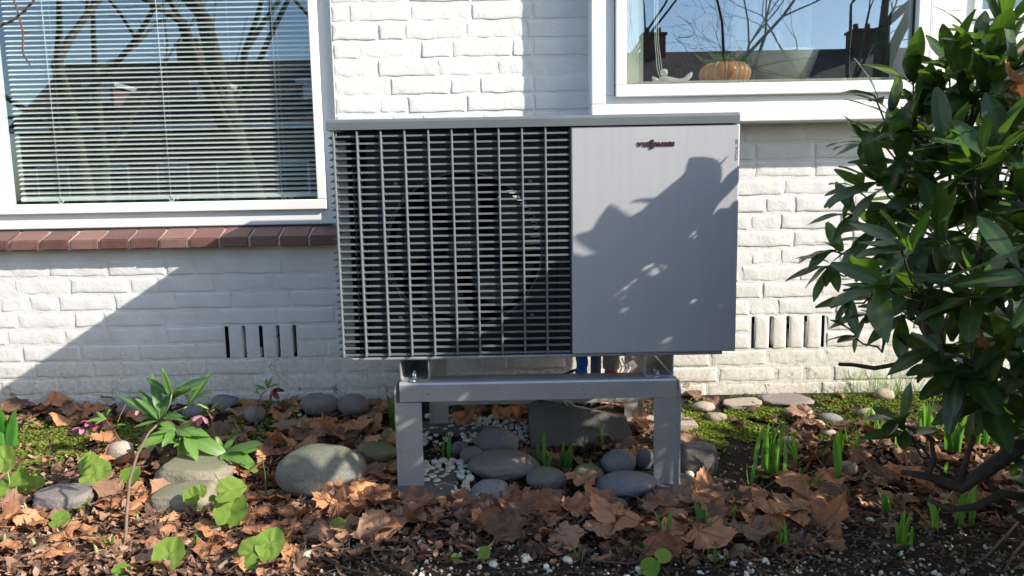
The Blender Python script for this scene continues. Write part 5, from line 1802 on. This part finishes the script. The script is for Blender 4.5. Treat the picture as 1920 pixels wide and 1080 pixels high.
# branches: main stems from the base, then one arm to each whorl
stems = []
base = Vector((0.10, -0.02, gz(BB.x, BB.y) - 0.03))
MAIN = [((-0.42, 0.10, 0.42), 0.017), ((-0.30, 0.16, 0.78), 0.018), ((-0.05, -0.05, 0.9), 0.018), ((0.35, 0.0, 0.8), 0.017), ((-0.22, -0.3, 0.62), 0.016), ((0.2, -0.4, 0.6), 0.016), ((0.6, 0.1, 0.5), 0.015), ((-0.15, 0.28, 0.55), 0.014), ((-0.46, -0.02, 0.24), 0.016)]
for (dx, dy, dz), r in MAIN:
    e = base + Vector((dx, dy, dz))
    mid = base.lerp(e, 0.5) + Vector((dx * 0.25, dy * 0.2, -0.10 * (1 - dz)))
    pts = []
    for i in range(9):
        t = i / 8
        v = base * (1 - t) ** 2 + mid * 2 * t * (1 - t) + e * t * t
        v += Vector((noise.noise(Vector((t * 5, dx * 9, 1))), noise.noise(Vector((t * 5, dy * 9, 7))), noise.noise(Vector((t * 5, dz * 9, 3))))) * 0.03 * t
        pts.append(v)
    q = MB(); q.tube(pts, [r * (1 - 0.6 * i / 8) for i in range(9)], 8)
    q.build('stem', M['bushbark'], bush)
    stems += [(v, r * (1 - 0.6 * i / 8)) for i, v in enumerate(pts) if i > 2]
LIMIT = 300
cand = []
for p, d, k, s, hand in tips:
    lp = p - BB
    j = min(range(len(stems)), key=lambda i: (stems[i][0] - lp).length + 0.5 * max(0, stems[i][0].z - lp.z))
    a, ra = stems[j]
    q = MB(); pts = []
    for i in range(7):
        t = i / 6
        v = a.lerp(lp, t) + Vector((0, 0, -0.05 * math.sin(math.pi * t))) - d * 0.05 * math.sin(math.pi * t) + Vector((rb.uniform(-1, 1), rb.uniform(-1, 1), rb.uniform(-1, 1))) * 0.012 * (0 < i < 6)
        pts.append(v)
    q.tube(pts, [max(0.0022, min(ra, 0.0075) * (1 - 0.72 * i / 6)) for i in range(7)], 5)
    q.build('branch', M['bushbark'], bush)
    stems.append((pts[3], 0.005))
    a0 = rb.uniform(0, 6.28)
    up = Vector((0, 0, 1))
    s1 = d.cross(up)
    if s1.length < 0.1: s1 = Vector((1, 0, 0))
    s1.normalize(); s2 = d.cross(s1)
    for i in range(k):
        an = a0 + i * 2.39996
        op = rb.uniform(0.55, 1.25) if i > 1 else rb.uniform(0.15, 0.5)
        ld = (d * math.cos(op) + (s1 * math.cos(an) + s2 * math.sin(an)) * math.sin(op)).normalized()
        ld = (ld + Vector((rb.uniform(-.3, .3), rb.uniform(-.3, .3), rb.uniform(-.22, .16)))).normalized()
        lb = lp - d * rb.uniform(0.0, 0.035)
        px, py = proj(BB + lb + ld * 0.1)
        if (BB + lb + ld * 0.06 - CAM).length < 1.42 and px < 2500: continue
        cand.append((not (-60 < px < 1990 and -60 < py < 900), -(lb + BB - CAM).length, lb, ld, rb.uniform(-0.35, 0.35), s * rb.uniform(0.8, 1.12), rb.randrange(6), hand, d))
cand.sort(key=lambda c: (c[0], c[1] * -1))
q = MB(); qv = []
for n_, (out_, dist, lb, ld, roll, s, vi, hand, d) in enumerate(cand):
    upv = (Vector((0, 0, 1)) + d * 0.6)
    if n_ < LIMIT:
        put('leaf', blm[vi], bush, lb, ld, roll, s, upv)
    else:
        mt = orient(ld, upv, roll)
        vs, fs, vn = bl[vi]
        q.add([lb + mt @ (v * s) for v in vs], fs, True); qv += vn
fo_ = q.build('foliage', M['bushleaf'], bush); point_attr(fo_.data, 'vein', qv); tag(fo_, kind='stuff')
# the bare black twig, the long low limb and the lower root limb
q = MB(); q.tube([Vector(P(*a)) - BB for a in ((1573, 683, -0.86), (1600, 684, -0.86), (1640, 690, -0.88), (1665, 686, -0.90), (1700, 678, -0.93), (1760, 660, -0.98))], [0.0048, 0.005, 0.006, 0.0055, 0.006, 0.007], 7); q.build('branch', M['bushbark'], bush)
q = MB(); q.tube([Vector(P(*a)) - BB for a in ((1690, 885, -1.02), (1740, 893, -1.03), (1800, 915, -1.05), (1850, 880, -1.06), (1900, 845, -1.07), (1960, 810, -1.08))], [0.006, 0.010, 0.014, 0.016, 0.018, 0.020], 9); q.build('limb', M['bushbark'], bush)
q = MB(); q.tube([Vector(P(*a)) - BB for a in ((1735, 935, -1.05), (1780, 955, -1.07), (1830, 950, -1.08), (1880, 925, -1.08), (1940, 935, -1.07))], [0.004, 0.007, 0.009, 0.010, 0.013], 8); q.build('limb', M['bushbark'], bush)
q = MB(); q.tube([Vector(P(*a)) - BB for a in ((1800, 905, -1.05), (1815, 850, -1.04), (1830, 805, -1.03), (1860, 790, -1.03), (1890, 740, -1.04))], [0.008, 0.006, 0.006, 0.005, 0.005], 7); q.build('branch', M['bushbark'], bush)
q = MB(); q.tube([Vector(P(*a)) - BB for a in ((1740, 890, -1.03), (1752, 860, -1.02), (1745, 820, -1.01), (1700, 800, -1.0))], [0.007, 0.006, 0.005, 0.004], 7); q.build('branch', M['bushbark'], bush)
# dead plane leaves caught in the bush: leaves of their own
for px, py, y, s, rz, lb in ((1905, 165, -1.12, 0.12, 1.0, 'dry orange leaf caught high in the laurel bush'), (1880, 265, -1.02, 0.11, 2.6, 'dead brown leaf caught in the middle of the laurel bush'), (1835, 640, -1.08, 0.08, 0.3, 'small shrivelled leaf hanging among the lower laurel leaves')):
    o = inst('fallen_leaf', LME[1], None, P(px, py, y), (R(70), R(20), rz), s); tag(o, lb, 'leaf')

# ------------------------------------------------------------------ laurel seedling
SB = G(233, 1032)
sd = empty('laurel_seedling', SB, 'thin stemmed laurel seedling with a head of narrow leaves at the left', 'seedling')
ysd = SB.y + 0.06
pp = [Vector((0, 0, -0.01))] + [P(x, y, ysd + k * 0.015) - SB for k, (x, y) in enumerate(((238, 960), (243, 900), (258, 850), (280, 810), (302, 790)))]
q = MB(); q.tube(pp, [0.0042, 0.004, 0.0037, 0.0034, 0.003, 0.0026], 7); q.build('stem', M['palebark'], sd)
q = MB(); q.tube([pp[-1], P(320, 775, ysd + 0.09) - SB, P(352, 762, ysd + 0.1) - SB], [0.0024, 0.002, 0.0016], 6); q.build('stem', M['palestem'], sd)
q = MB(); q.tube([pp[-1], P(318, 758, ysd + 0.05) - SB, P(322, 740, ysd + 0.04) - SB], [0.0024, 0.002, 0.0016], 6); q.build('stem', M['palestem'], sd)
ylm = [leafmesh('leaf', M['youngleaf'], 0.085, 0.0185, lanc, 0.12 + 0.12 * i, 0.25, 7, 0.03, 50 + i) for i in range(4)]
SL = [((300, 790), (222, 735), 1.1), ((302, 785), (262, 728), 1.0), ((300, 788), (245, 770), 0.9), ((300, 780), (290, 700), 1.0), ((320, 742), (300, 698), 0.8), ((320, 742), (270, 705), 0.9),
      ((320, 745), (305, 694), 0.9), ((322, 742), (330, 715), 0.6), ((322, 745), (382, 700), 1.0), ((352, 762), (388, 698), 1.0), ((350, 765), (378, 715), 0.8), ((300, 788), (278, 740), 0.8), ((300, 788), (310, 738), 0.8),
      ((322, 744), (345, 720), 0.7), ((300, 786), (330, 760), 0.6), ((300, 788), (262, 790), 0.6), ((320, 742), (346, 738), 0.6), ((300, 790), (268, 745), 1.0), ((320, 744), (355, 702), 0.9), ((322, 744), (282, 728), 0.8), ((302, 786), (235, 752), 0.9), ((300, 788), (340, 775), 0.7), ((302, 785), (322, 720), 0.9), ((352, 763), (372, 735), 0.7), ((300, 788), (252, 798), 0.7), ((320, 745), (368, 722), 0.8)]
for i, ((ax_, ay), (bx, by), s) in enumerate(SL):
    a = P(ax_, ay, ysd + 0.07); b = P(bx, by, ysd + 0.07 + U(-0.05, 0.05))
    put('leaf', ylm[i % 4], sd, a - SB, b - a, U(-0.5, 0.5), (b - a).length / 0.085 * 1.02, Vector((0.1, -0.55, 0.8)))


# ------------------------------------------------------------------ hellebores
hlm = [leafmesh('leaf', M['helleaf'], 0.10, 0.030, obov, 0.10 + 0.15 * i, 0.2, 7, 0.06, 70 + i) for i in range(4)]
def petal_flower(root, c, d, mat, s):
    """five broad petals nodding along d"""
    q = MB()
    mt = orient(d)
    for j in range(5):
        a = j * 2 * math.pi / 5 + 0.3
        ca, sa = math.cos(a), math.sin(a)
        vs = []
        for i in range(5):
            t = i / 4
            w = 0.62 * math.sin(math.pi * (0.15 + 0.78 * t)) ** 0.8 * 0.5
            rad = 0.95 * math.sin(t * 1.35); dep = 0.75 * t ** 1.5
            for sgn in (-1, 0, 1):
                r_, tt = rad, sgn * w
                vs.append(c + mt @ (Vector((dep - 0.06 * (sgn == 0), r_ * ca - tt * sa, r_ * sa + tt * ca)) * s))
        q.add(vs, [(i * 3 + k, i * 3 + k + 1, i * 3 + k + 4, i * 3 + k + 3) for i in range(4) for k in range(2)], True)
    q.build('flower', mat, root)


def hellebore(bpx, bpy, stems_, leaves, flowers, label):
    b = G(bpx, bpy)
    h = empty('hellebore', b, label, 'hellebore')
    for pts, r in stems_:
        q = MB(); k = [Vector((0, 0, -0.005)) if i == 0 and (x, y) == (bpx, bpy) else P(x, y, b.y + 0.02 * i) - b for i, (x, y) in enumerate(pts)]
        q.tube(k, [r * (1 - 0.45 * i / (len(k) - 1)) for i in range(len(k))], 6); q.build('stem', M['redstem'], h)
    for i, ((ax_, ay), (bx, by), dy, wsc) in enumerate(leaves):
        a = P(ax_, ay, b.y + 0.02); e = P(bx, by, b.y + 0.02 + dy)
        o = put('leaf', hlm[i % 4], h, a - b, e - a, U(-0.35, 0.35), 1.0, Vector((0.1, -0.5, 0.85)))
        L = (e - a).length / 0.10 * 1.04
        wsc = min(wsc, 1.05); o.scale = (L, L * wsc, L)
        for sg in (-1, 1):
            v = Matrix.Rotation(sg * U(0.35, 0.6), 3, 'Z') @ (e - a)
            o = put('leaf', hlm[(i + sg) % 4], h, a - b, v + Vector((0, 0, -0.004)), U(-0.4, 0.4), 1.0, Vector((0.1, -0.5, 0.85)))
            k_ = L * U(0.6, 0.85); o.scale = (k_, k_ * wsc, k_)
    for (px, py), d, mt, s in flowers:
        petal_flower(h, P(px, py, b.y + 0.03) - b, Vector(d), M[mt], s)
    return h
hellebore(246, 868, [([(246, 868), (228, 830), (212, 805), (196, 782)], 0.0032), ([(215, 808), (225, 780), (236, 758)], 0.0022), ([(210, 802), (200, 790), (185, 788)], 0.002)],
          [((200, 785), (165, 788), -0.02, 0.8), ((198, 785), (182, 770), 0.0, 0.7), ((208, 800), (232, 790), 0.01, 0.6), ((205, 795), (186, 805), 0.0, 0.7), ((200, 780), (205, 765), 0.0, 0.8)],
          [((168, 790), (-0.5, -0.4, -0.7), 'petaldark', 0.024), ((155, 802), (-0.4, -0.5, -0.8), 'petal', 0.028), ((184, 792), (0.3, -0.6, -0.6), 'petaldark', 0.026)],
          'left hellebore with red stem and nodding purple pink flowers over the moss')
hellebore(410, 882, [([(410, 882), (405, 830), (396, 785), (385, 757)], 0.0036), ([(398, 785), (388, 770), (376, 768)], 0.0022), ([(410, 882), (424, 865), (420, 848)], 0.0036), ([(352, 880), (346, 840), (331, 806)], 0.003), ([(395, 772), (405, 765), (412, 768)], 0.0018)],
          [((331, 806), (262, 838), -0.10, 1.1), ((332, 805), (360, 786), 0.02, 1.1), ((330, 806), (380, 802), -0.03, 1.1), ((345, 815), (408, 836), -0.06, 1.4), ((418, 850), (488, 824), -0.05, 1.35), ((415, 850), (440, 812), 0.02, 1.1), ((418, 850), (322, 872), -0.08, 1.25),
           ((418, 852), (390, 908), -0.10, 1.35), ((418, 848), (405, 818), 0.0, 1.0), ((345, 830), (308, 820), -0.05, 1.1), ((395, 770), (412, 744), 0.0, 0.7), ((392, 768), (370, 750), 0.0, 0.6), ((405, 765), (420, 760), 0.0, 0.6), ((330, 806), (298, 788), 0.0, 1.0), ((340, 812), (345, 872), -0.06, 0.9), ((420, 850), (470, 845), -0.08, 1.2), ((331, 806), (285, 812), -0.06, 1.0)],
          [((377, 780), (-0.1, -0.5, -0.8), 'petal', 0.034), ((262, 764), (0.2, -0.4, -0.4), 'petal', 0.022)],
          'middle hellebore with one pink bell flower and broad green leaves above the tan slab')
hellebore(477, 808, [([(477, 808), (481, 785), (483, 765), (484, 752)], 0.0032), ([(484, 755), (492, 738), (500, 732)], 0.0024)],
          [((500, 730), (478, 722), 0.0, 0.7), ((502, 728), (508, 706), 0.0, 0.7), ((502, 728), (515, 714), -0.02, 0.6), ((502, 729), (498, 708), 0.01, 0.6), ((484, 752), (474, 765), 0.0, 0.5)],
          [((512, 733), (0.7, -0.4, -0.5), 'petaldark', 0.032), ((483, 757), (0.0, -0.3, -0.9), 'petaldark', 0.018)],
          'right hellebore with dark pink flower and bud on a single red stem near the wall')


# ------------------------------------------------------------------ downy round leaved seedlings
def round_leaf(seed, heart=False):
    rr = random.Random(seed)
    vs, vn, fs = [], [], []
    n, rings = 28, 5
    vs.append(Vector((0, 0, 0))); vn.append(1.0)
    cu = rr.uniform(-0.25, 0.35); cv = rr.uniform(0.0, 0.4)
    for k in range(1, rings + 1):
        t = k / rings
        for j in range(n):
            a = 2 * math.pi * j / n
            r = 1.0 - 0.10 * math.cos(2 * a) * 0.6
            if heart: r *= 1 - 0.42 * math.exp(-((a - math.pi) / 0.30) ** 2) - 0.25 * math.exp(-(min(a, 2 * math.pi - a) / 0.28) ** 2)
            else: r *= 1 - 0.28 * math.exp(-((a - math.pi) / 0.22) ** 2) + 0.10 * math.exp(-(min(a, 2 * math.pi - a) / 0.3) ** 2)
            r *= 1 + 0.03 * math.sin(a * 19 + seed) + 0.02 * math.sin(a * 3 + seed * 2)
            x, y = 0.5 * r * t * math.cos(a), 0.42 * r * t * math.sin(a)
            z = 0.35 * cu * x * x * 4 * 0.5 + cv * y * y + 0.06 * noise.noise(Vector((x * 7, y * 7, seed))) + 0.008 * noise.noise(Vector((x * 22, y * 22, seed))) - 0.02 * math.exp(-(y / 0.03) ** 2)
            z += 0.10 * abs(y) * (1 if not heart else -0.3)
            vs.append(Vector((x, y, z))); vn.append(1.0 if (j % (n // 2) == 0) else 0.25)
    fs += [(0, 1 + j, 1 + (j + 1) % n) for j in range(n)]
    for k in range(rings - 1):
        o = 1 + k * n
        fs += [(o + j, o + n + j, o + n + (j + 1) % n, o + (j + 1) % n) for j in range(n)]
    q = MB(); q.add(vs, fs, True)
    me = q.mesh('leaf', M['roundleaf']); point_attr(me, 'vein', vn)
    return me
rlm = [round_leaf(i) for i in range(4)]; rlh = round_leaf(9, True)


def downy(bpx, bpy, leaves, label, group='downy round leaved seedlings'):
    b = G(bpx, bpy)
    s_ = empty('downy_seedling', b, label, 'seedling', group)
    for i, (px, py, w, tilt, yaw, heart) in enumerate(leaves):
        c = P(px, py, b.y + 0.012 * (i % 3) - 0.004)
        d = (c - CAM).dot(_f)
        sz = w * d / F
        # the blade faces up and towards the viewer by tilt
        o = inst('leaf', rlh if heart else rlm[(i + bpx) % 4], s_, c - b, (R(tilt), R(U(-8, 8)), R(yaw)), sz)
        o.rotation_euler = (Matrix.Rotation(R(tilt), 3, 'X') @ Matrix.Rotation(R(yaw), 3, 'Z')).to_euler()
        e = c - b
        q = MB(); q.tube([Vector((0.003 * i, 0, -0.004)), e * 0.5 + Vector((0, 0.004, 0.0)), e + Vector((0, 0.004, -0.002))], [0.0028, 0.0022, 0.0016], 6); q.build('stalk', M['palestem'], s_)
downy(497, 1068, [(476, 1037, 66, 62, 15, False), (508, 1020, 62, 60, 70, False)], 'downy seedling with two big overlapping bright leaves in the left foreground')
downy(440, 992, [(434, 955, 72, 58, 80, False), (430, 920, 60, 40, 15, False), (398, 935, 16, 40, 0, False)], 'downy seedling with two bright round leaves one above the other right of the tan slabs')
downy(362, 968, [(360, 930, 36, 66, 85, False), (376, 922, 28, 60, 100, False), (350, 960, 20, 30, 20, False), (372, 965, 20, 30, 150, False)], 'small downy seedling with upright leaves on the lower tan slab')
downy(200, 925, [(178, 888, 64, 50, 10, False), (245, 893, 42, 55, 60, False), (165, 866, 40, 40, 30, False), (200, 915, 30, 35, 20, False)], 'downy seedling with several bright leaves below the pale pinkish stone')
downy(22, 935, [(8, 862, 56, 66, 95, False), (38, 902, 46, 60, 80, False), (64, 911, 42, 45, 10, False), (14, 914, 50, 45, 160, False)], 'downy seedling with a cluster of round leaves at the left edge')
downy(326, 1066, [(318, 1040, 68, 60, 65, False)], 'downy seedling with one tilted bright leaf at the bottom left')
downy(138, 992, [(112, 975, 40, 40, 5, False)], 'downy seedling with a single small oval leaf at the far left front')
downy(170, 955, [(152, 942, 36, 35, 15, False)], 'low downy leaf beside the peach coloured leaf')
downy(228, 1082, [(226, 1074, 40, 45, 10, False)], 'half seen bright leaf at the bottom edge left')
downy(1226, 1082, [(1218, 1064, 40, 50, 20, False), (1243, 1043, 34, 35, 20, False)], 'young downy seedling with two round leaves in the dark soil centre')
downy(640, 998, [(632, 986, 32, 45, 40, False)], 'small green leaf in front of the boulder')
downy(903, 1058, [(908, 1037, 26, 55, 70, False)], 'tiny upright green seedling left of the wide rust leaf')
downy(858, 1052, [(853, 1046, 18, 45, 10, False), (862, 1052, 16, 35, 60, False)], 'tiny two leaved sprout in dark soil near the centre')


# ------------------------------------------------------------------ bulb shoots
shm = [leafmesh('leaf', M['shoot'], 0.10, 0.0105, strap, 0.05 + 0.12 * i, 0.28, 6, 0.02, 90 + i) for i in range(4)]
def shoot(px, py, hpx, n, label, wide=1.0, spread=0.34, group='green bulb shoots'):
    b = G(px, py)
    s_ = empty('bulb_shoot', b - Vector((0, 0, 0.006)), label, 'shoot', group)
    d = (b - CAM).dot(_f)
    H = hpx * d / F * (1.22 if px > 1330 else 1.05)
    n = n if n < 3 else int(n * 1.4)
    for i in range(n):
        h = H * (1.0 if i == 0 else U(0.55, 1.0))
        an = U(0, 6.28)
        sp = U(0.02, spread)
        dr = Vector((math.cos(an) * sp, math.sin(an) * sp * 0.7, 1))
        off = Vector((U(-1, 1), U(-1, 1), 0)) * 0.008 * (n ** 0.5) * (i > 0)
        f = Vector((math.cos(an + U(-1, 1)), math.sin(an), 0.1))
        o = put('leaf', shm[rnd.randrange(4)], s_, off, dr, 0, 1, f if n > 1 else Vector((U(-0.5, 0.5), -1, 0)))
        w = wide * (0.75 + 0.35 * min(1.3, h / 0.09))
        o.scale = (h / 0.10, w, h / 0.10)
SH = [(1020, 885, 80, 3, 'tall green shoot in front of the slate slab', 1.1), (1060, 884, 66, 5, 'clump of shoots right of the tall shoot under the unit', 1.0), (833, 862, 52, 3, 'green shoot behind the banded purple stone', 1.1),
      (1438, 908, 112, 9, 'tallest clump of green shoots right of the dark squarish stone', 1.2), (1408, 912, 46, 2, 'pair of short shoots left of the tallest clump', 0.8), (1488, 868, 66, 4, 'shoots on the moss behind the hooded leaf', 1.0),
      (1571, 905, 86, 2, 'single broad shoot left of the rounded brownish stone', 1.3), (1592, 848, 58, 6, 'bright clump of shoots behind the broad shoot', 1.0), (1311, 1008, 70, 5, 'clump of narrow shoots in dark soil in front of the right leg', 1.0),
      (1252, 1014, 62, 3, 'bent shoot in the soil left of the narrow clump', 0.9), (1474, 1026, 48, 5, 'low shoots in front of the crumpled leaves', 0.8), (1655, 962, 42, 4, 'short pale shoot alone on the soil under the limb', 1.0),
      (1698, 1030, 70, 5, 'shoot with spreading leaves in the right foreground soil', 0.9), (1752, 1000, 92, 2, 'broad blade shoot in front of the low limb', 1.5), (1806, 985, 72, 4, 'shoots between the two low limbs', 1.1), (1812, 965, 60, 2, 'slim shoot behind the lower limb', 1.2),
      (1905, 905, 84, 4, 'shoot at the right edge beside the limb', 1.1), (1522, 930, 44, 3, 'small shoot beside the hooded leaf', 0.9), (1130, 845, 56, 3, 'shoot in front of the slate slab at its right end', 0.8), (1500, 905, 30, 2, 'stub of a shoot among dead leaves', 0.8),
      (1795, 850, 84, 8, 'sunlit clump of shoots behind the limb, left one', 1.3), (1845, 835, 78, 9, 'sunlit clump of shoots behind the limb, middle one', 1.2), (1890, 820, 84, 10, 'sunlit clump of shoots behind the limb, right one', 1.3), (1740, 820, 60, 7, 'yellow green shoots between bush leaves at the right', 1.1),
      (1640, 815, 60, 6, 'sunlit shoots behind the low laurel leaves', 1.0), (1690, 850, 50, 5, 'sunlit shoots below the low laurel leaves', 1.0), (12, 850, 92, 9, 'strap leaved clump at the left edge on the moss', 1.8), (1378, 985, 40, 3, 'small shoot beside the crumpled leaf', 0.8),
      (736, 805, 70, 4, 'dark green shoots behind the left front leg', 1.0), (1340, 1060, 40, 4, 'short grassy shoots at the bottom centre right', 0.5), (1085, 1052, 44, 3, 'thin shoots in the soil right of the wide rust leaf', 0.5), (1905, 800, 60, 6, 'shoots behind the bush at the right edge', 1.0),
      (1550, 870, 40, 3, 'short shoots left of the broad shoot', 0.8), (1770, 905, 40, 2, 'shoot hidden behind the limb', 1.0), (204, 1035, 50, 3, 'thin green sprout left of the seedling stem', 0.8), (365, 1040, 60, 3, 'bright grass like sprout beside the tilted leaf', 0.6)]
for px, py, h, n, lb, w in SH:
    shoot(px, py, h, n, lb, w)

# hairy grey buds of the downy plants
q0 = MB(); q0.tube([(0, 0, -0.004), (0.001, 0, 0.016), (0, 0.001, 0.032), (0.001, 0, 0.042)], [0.003, 0.0052, 0.004, 0.0006], 8)
bm_ = q0.mesh('leaf_bud', M['palestem'])
for px, py, s in ((70, 1035, 1.0), (133, 1040, 0.8), (185, 1045, 0.9), (141, 990, 0.8), (8, 1025, 0.9), (258, 980, 0.7), (52, 960, 0.8)):
    p = G(px, py)
    tag(inst('leaf_bud', bm_, None, p - Vector((0, 0, 0.002)), (U(-.15, .15), U(-.2, .2), U(0, 6)), s), 'pointed grey green leaf bud poking out of the litter at the left', 'bud', 'furled leaf buds')

# ------------------------------------------------------------------ grass
q = MB()
def gblade(b, tip, w):
    md = b.lerp(tip, 0.55) + Vector((0, 0, (tip - b).length * 0.10))
    s = Vector((w, w * 0.3, 0))
    q.add([b - s, b + s, md + s * 0.8, tip, md - s * 0.8], [(0, 1, 2, 4), (4, 2, 3)])
for cx_, cy_, k, hh, sx in ((1610, 735, 26, 60, 22), (1655, 740, 34, 78, 26), (1700, 736, 22, 60, 24), (1880, 735, 30, 50, 40), (1820, 742, 18, 40, 30), (1560, 742, 14, 26, 30), (1780, 760, 20, 30, 40), (1900, 860, 24, 40, 40), (1400, 745, 10, 18, 30)):
    for i in range(k):
        b = G(cx_ + U(-sx, sx), min(cy_ + U(-4, 10), 1070))
        d = (b - CAM).dot(_f) / F
        L = hh * U(0.5, 1.15) * d
        gblade(b, b + Vector((U(-0.5, 0.5) * L, U(-0.6, 0.1) * L, L)), 0.0009)
tag(q.build('grass', M['grass']), kind='stuff')
for pts, r, lb in ((((500, 940), (497, 890), (489, 838)), 0.0022, 'tall thin grass stalk left of the boulder'), (((577, 836), (575, 800), (572, 764)), 0.0018, 'thin grass stalk in front of the slanting stone'),
                   (((563, 798), (548, 770), (530, 748)), 0.0018, 'bent pale grass blade on the moss by the wall'), (((240, 868), (300, 872), (325, 815)), 0.0012, 'dry straw stalk beside the seedling')):
    b = G(*pts[0])
    q = MB(); q.tube([b - Vector((0, 0, 0.004))] + [P(x, y, b.y + 0.01) for x, y in pts[1:]], [r, r * 0.8, r * 0.35], 5)
    tag(q.build('grass_stalk', M['grass']), lb, 'grass stalk')

# ------------------------------------------------------------------ twigs
for pts, r, lb in ((((60, 1045), (85, 1038), (130, 1058), (165, 1082)), 0.006, 'forked brown twig lying at the bottom left'), (((85, 1038), (70, 1046), (40, 1056)), 0.005, 'pale end of a twig left of the forked twig'),
                   (((150, 912), (155, 930), (140, 955)), 0.0025, 'thin curved twig below the purple slab'), (((410, 1078), (430, 1062), (455, 1045), (462, 1040)), 0.006, 'stubby pale twig right of the tilted bright leaf'),
                   (((560, 1028), (640, 1038), (760, 1042)), 0.0030, 'long straight twig across the dark soil in front of the boulder'), (((600, 1055), (650, 1075), (690, 1085)), 0.0028, 'thin twig slanting to the bottom edge'),
                   (((690, 1028), (700, 1052), (712, 1068)), 0.004, 'short brown twig lying slantwise left of centre'), (((860, 905), (845, 935), (838, 952)), 0.002, 'thin stalk lying by the left foot plate'),
                   (((1520, 1022), (1560, 1018), (1596, 1012)), 0.0030, 'straight twig on dark soil at the right'), (((1600, 1018), (1650, 1024), (1700, 1032)), 0.0024, 'thin dark twig right of the straight twig'),
                   (((1920, 975), (1890, 1010), (1850, 1052), (1815, 1075)), 0.0036, 'long bent twig rising to the right edge'), (((1925, 1020), (1900, 1050), (1880, 1085)), 0.0034, 'pale twig in the bottom right corner'),
                   (((1100, 1060), (1180, 1066), (1210, 1058)), 0.003, 'twig lying in front of the pressed grey leaf'), (((980, 930), (1020, 945), (1050, 940)), 0.002, 'leaf stalk like twig beside the broad flat leaf'),
                   (((1035, 1038), (1062, 1028), (1078, 1016)), 0.0045, 'stout grey twig end in front of the wide rust leaf'), (((120, 905), (180, 900), (250, 880)), 0.0016, 'thin straw twig over the soil at the left')):
    q = MB(); k = []
    for x, y in pts:
        p = G(x, y); k.append(Vector((p.x, p.y, gz(p.x, p.y) + r * 1.0 + 0.008 + U(0, 0.004))))
    q.tube(k, [r * (1 - 0.3 * i / (len(k) - 1)) for i in range(len(k))], 6)
    tag(q.build('twig', M['twig'] if r < 0.0045 else M['palebark']), lb, 'twig')
# fine twig scraps
q = MB()
for i in range(760):
    px, py = (U(0, 1920), U(960, 1085)) if i % 2 else (U(0, 640), U(870, 1085))
    a = G(px, py); an = U(0, 6.28); L = U(0.012, 0.05)
    b = Vector((a.x + L * math.cos(an), a.y + L * math.sin(an) * 0.8, 0))
    if b.y < -1.35 or not clear_of(a.x, a.y, 1) or not clear_of(b.x, b.y, 1): continue
    q.tube([Vector((a.x, a.y, gz(a.x, a.y) + U(0.003, 0.010))), Vector((b.x, b.y, gz(b.x, b.y) + U(0.003, 0.016)))], U(0.0006, 0.0015), 4)
tag(q.build('twig_scraps', M['twig']), kind='stuff')

# hanging bare twig before the left window
tw = empty('hanging_twig', P(30, 30, -0.62), 'bare budding twig hanging into view at the top left', 'twig')
TO = tw.location.copy()
for pts, r in ((((20, -400), (14, -150), (22, -12), (36, 30), (43, 60), (43, 100), (56, 122)), 0.0026), (((-40, 62), (8, 45), (24, 38), (40, 25), (62, 3), (90, -60), (120, -200)), 0.0030), (((42, 58), (47, 62), (59, 59)), 0.0016)):
    q = MB(); q.tube([P(x, y, -0.62) - TO for x, y in pts], [r * (0.75 if i == len(pts) - 1 else 1) for i in range(len(pts))], 6); q.build('branch', M['twig'], tw)
for x, y in ((8, 44), (22, 40), (48, 20), (58, 8), (36, 28), (-2, 50)):
    q = MB(); v, f = lathe([(0.0005, -0.006), (0.0032, 0.0), (0.0005, 0.007)], 8); p = P(x, y, -0.622) - TO
    e = Euler((0.6, 0.8, 0)).to_matrix(); q.add([p + e @ Vector(a) for a in v], f, True); q.build('bud', M['twig'], tw)
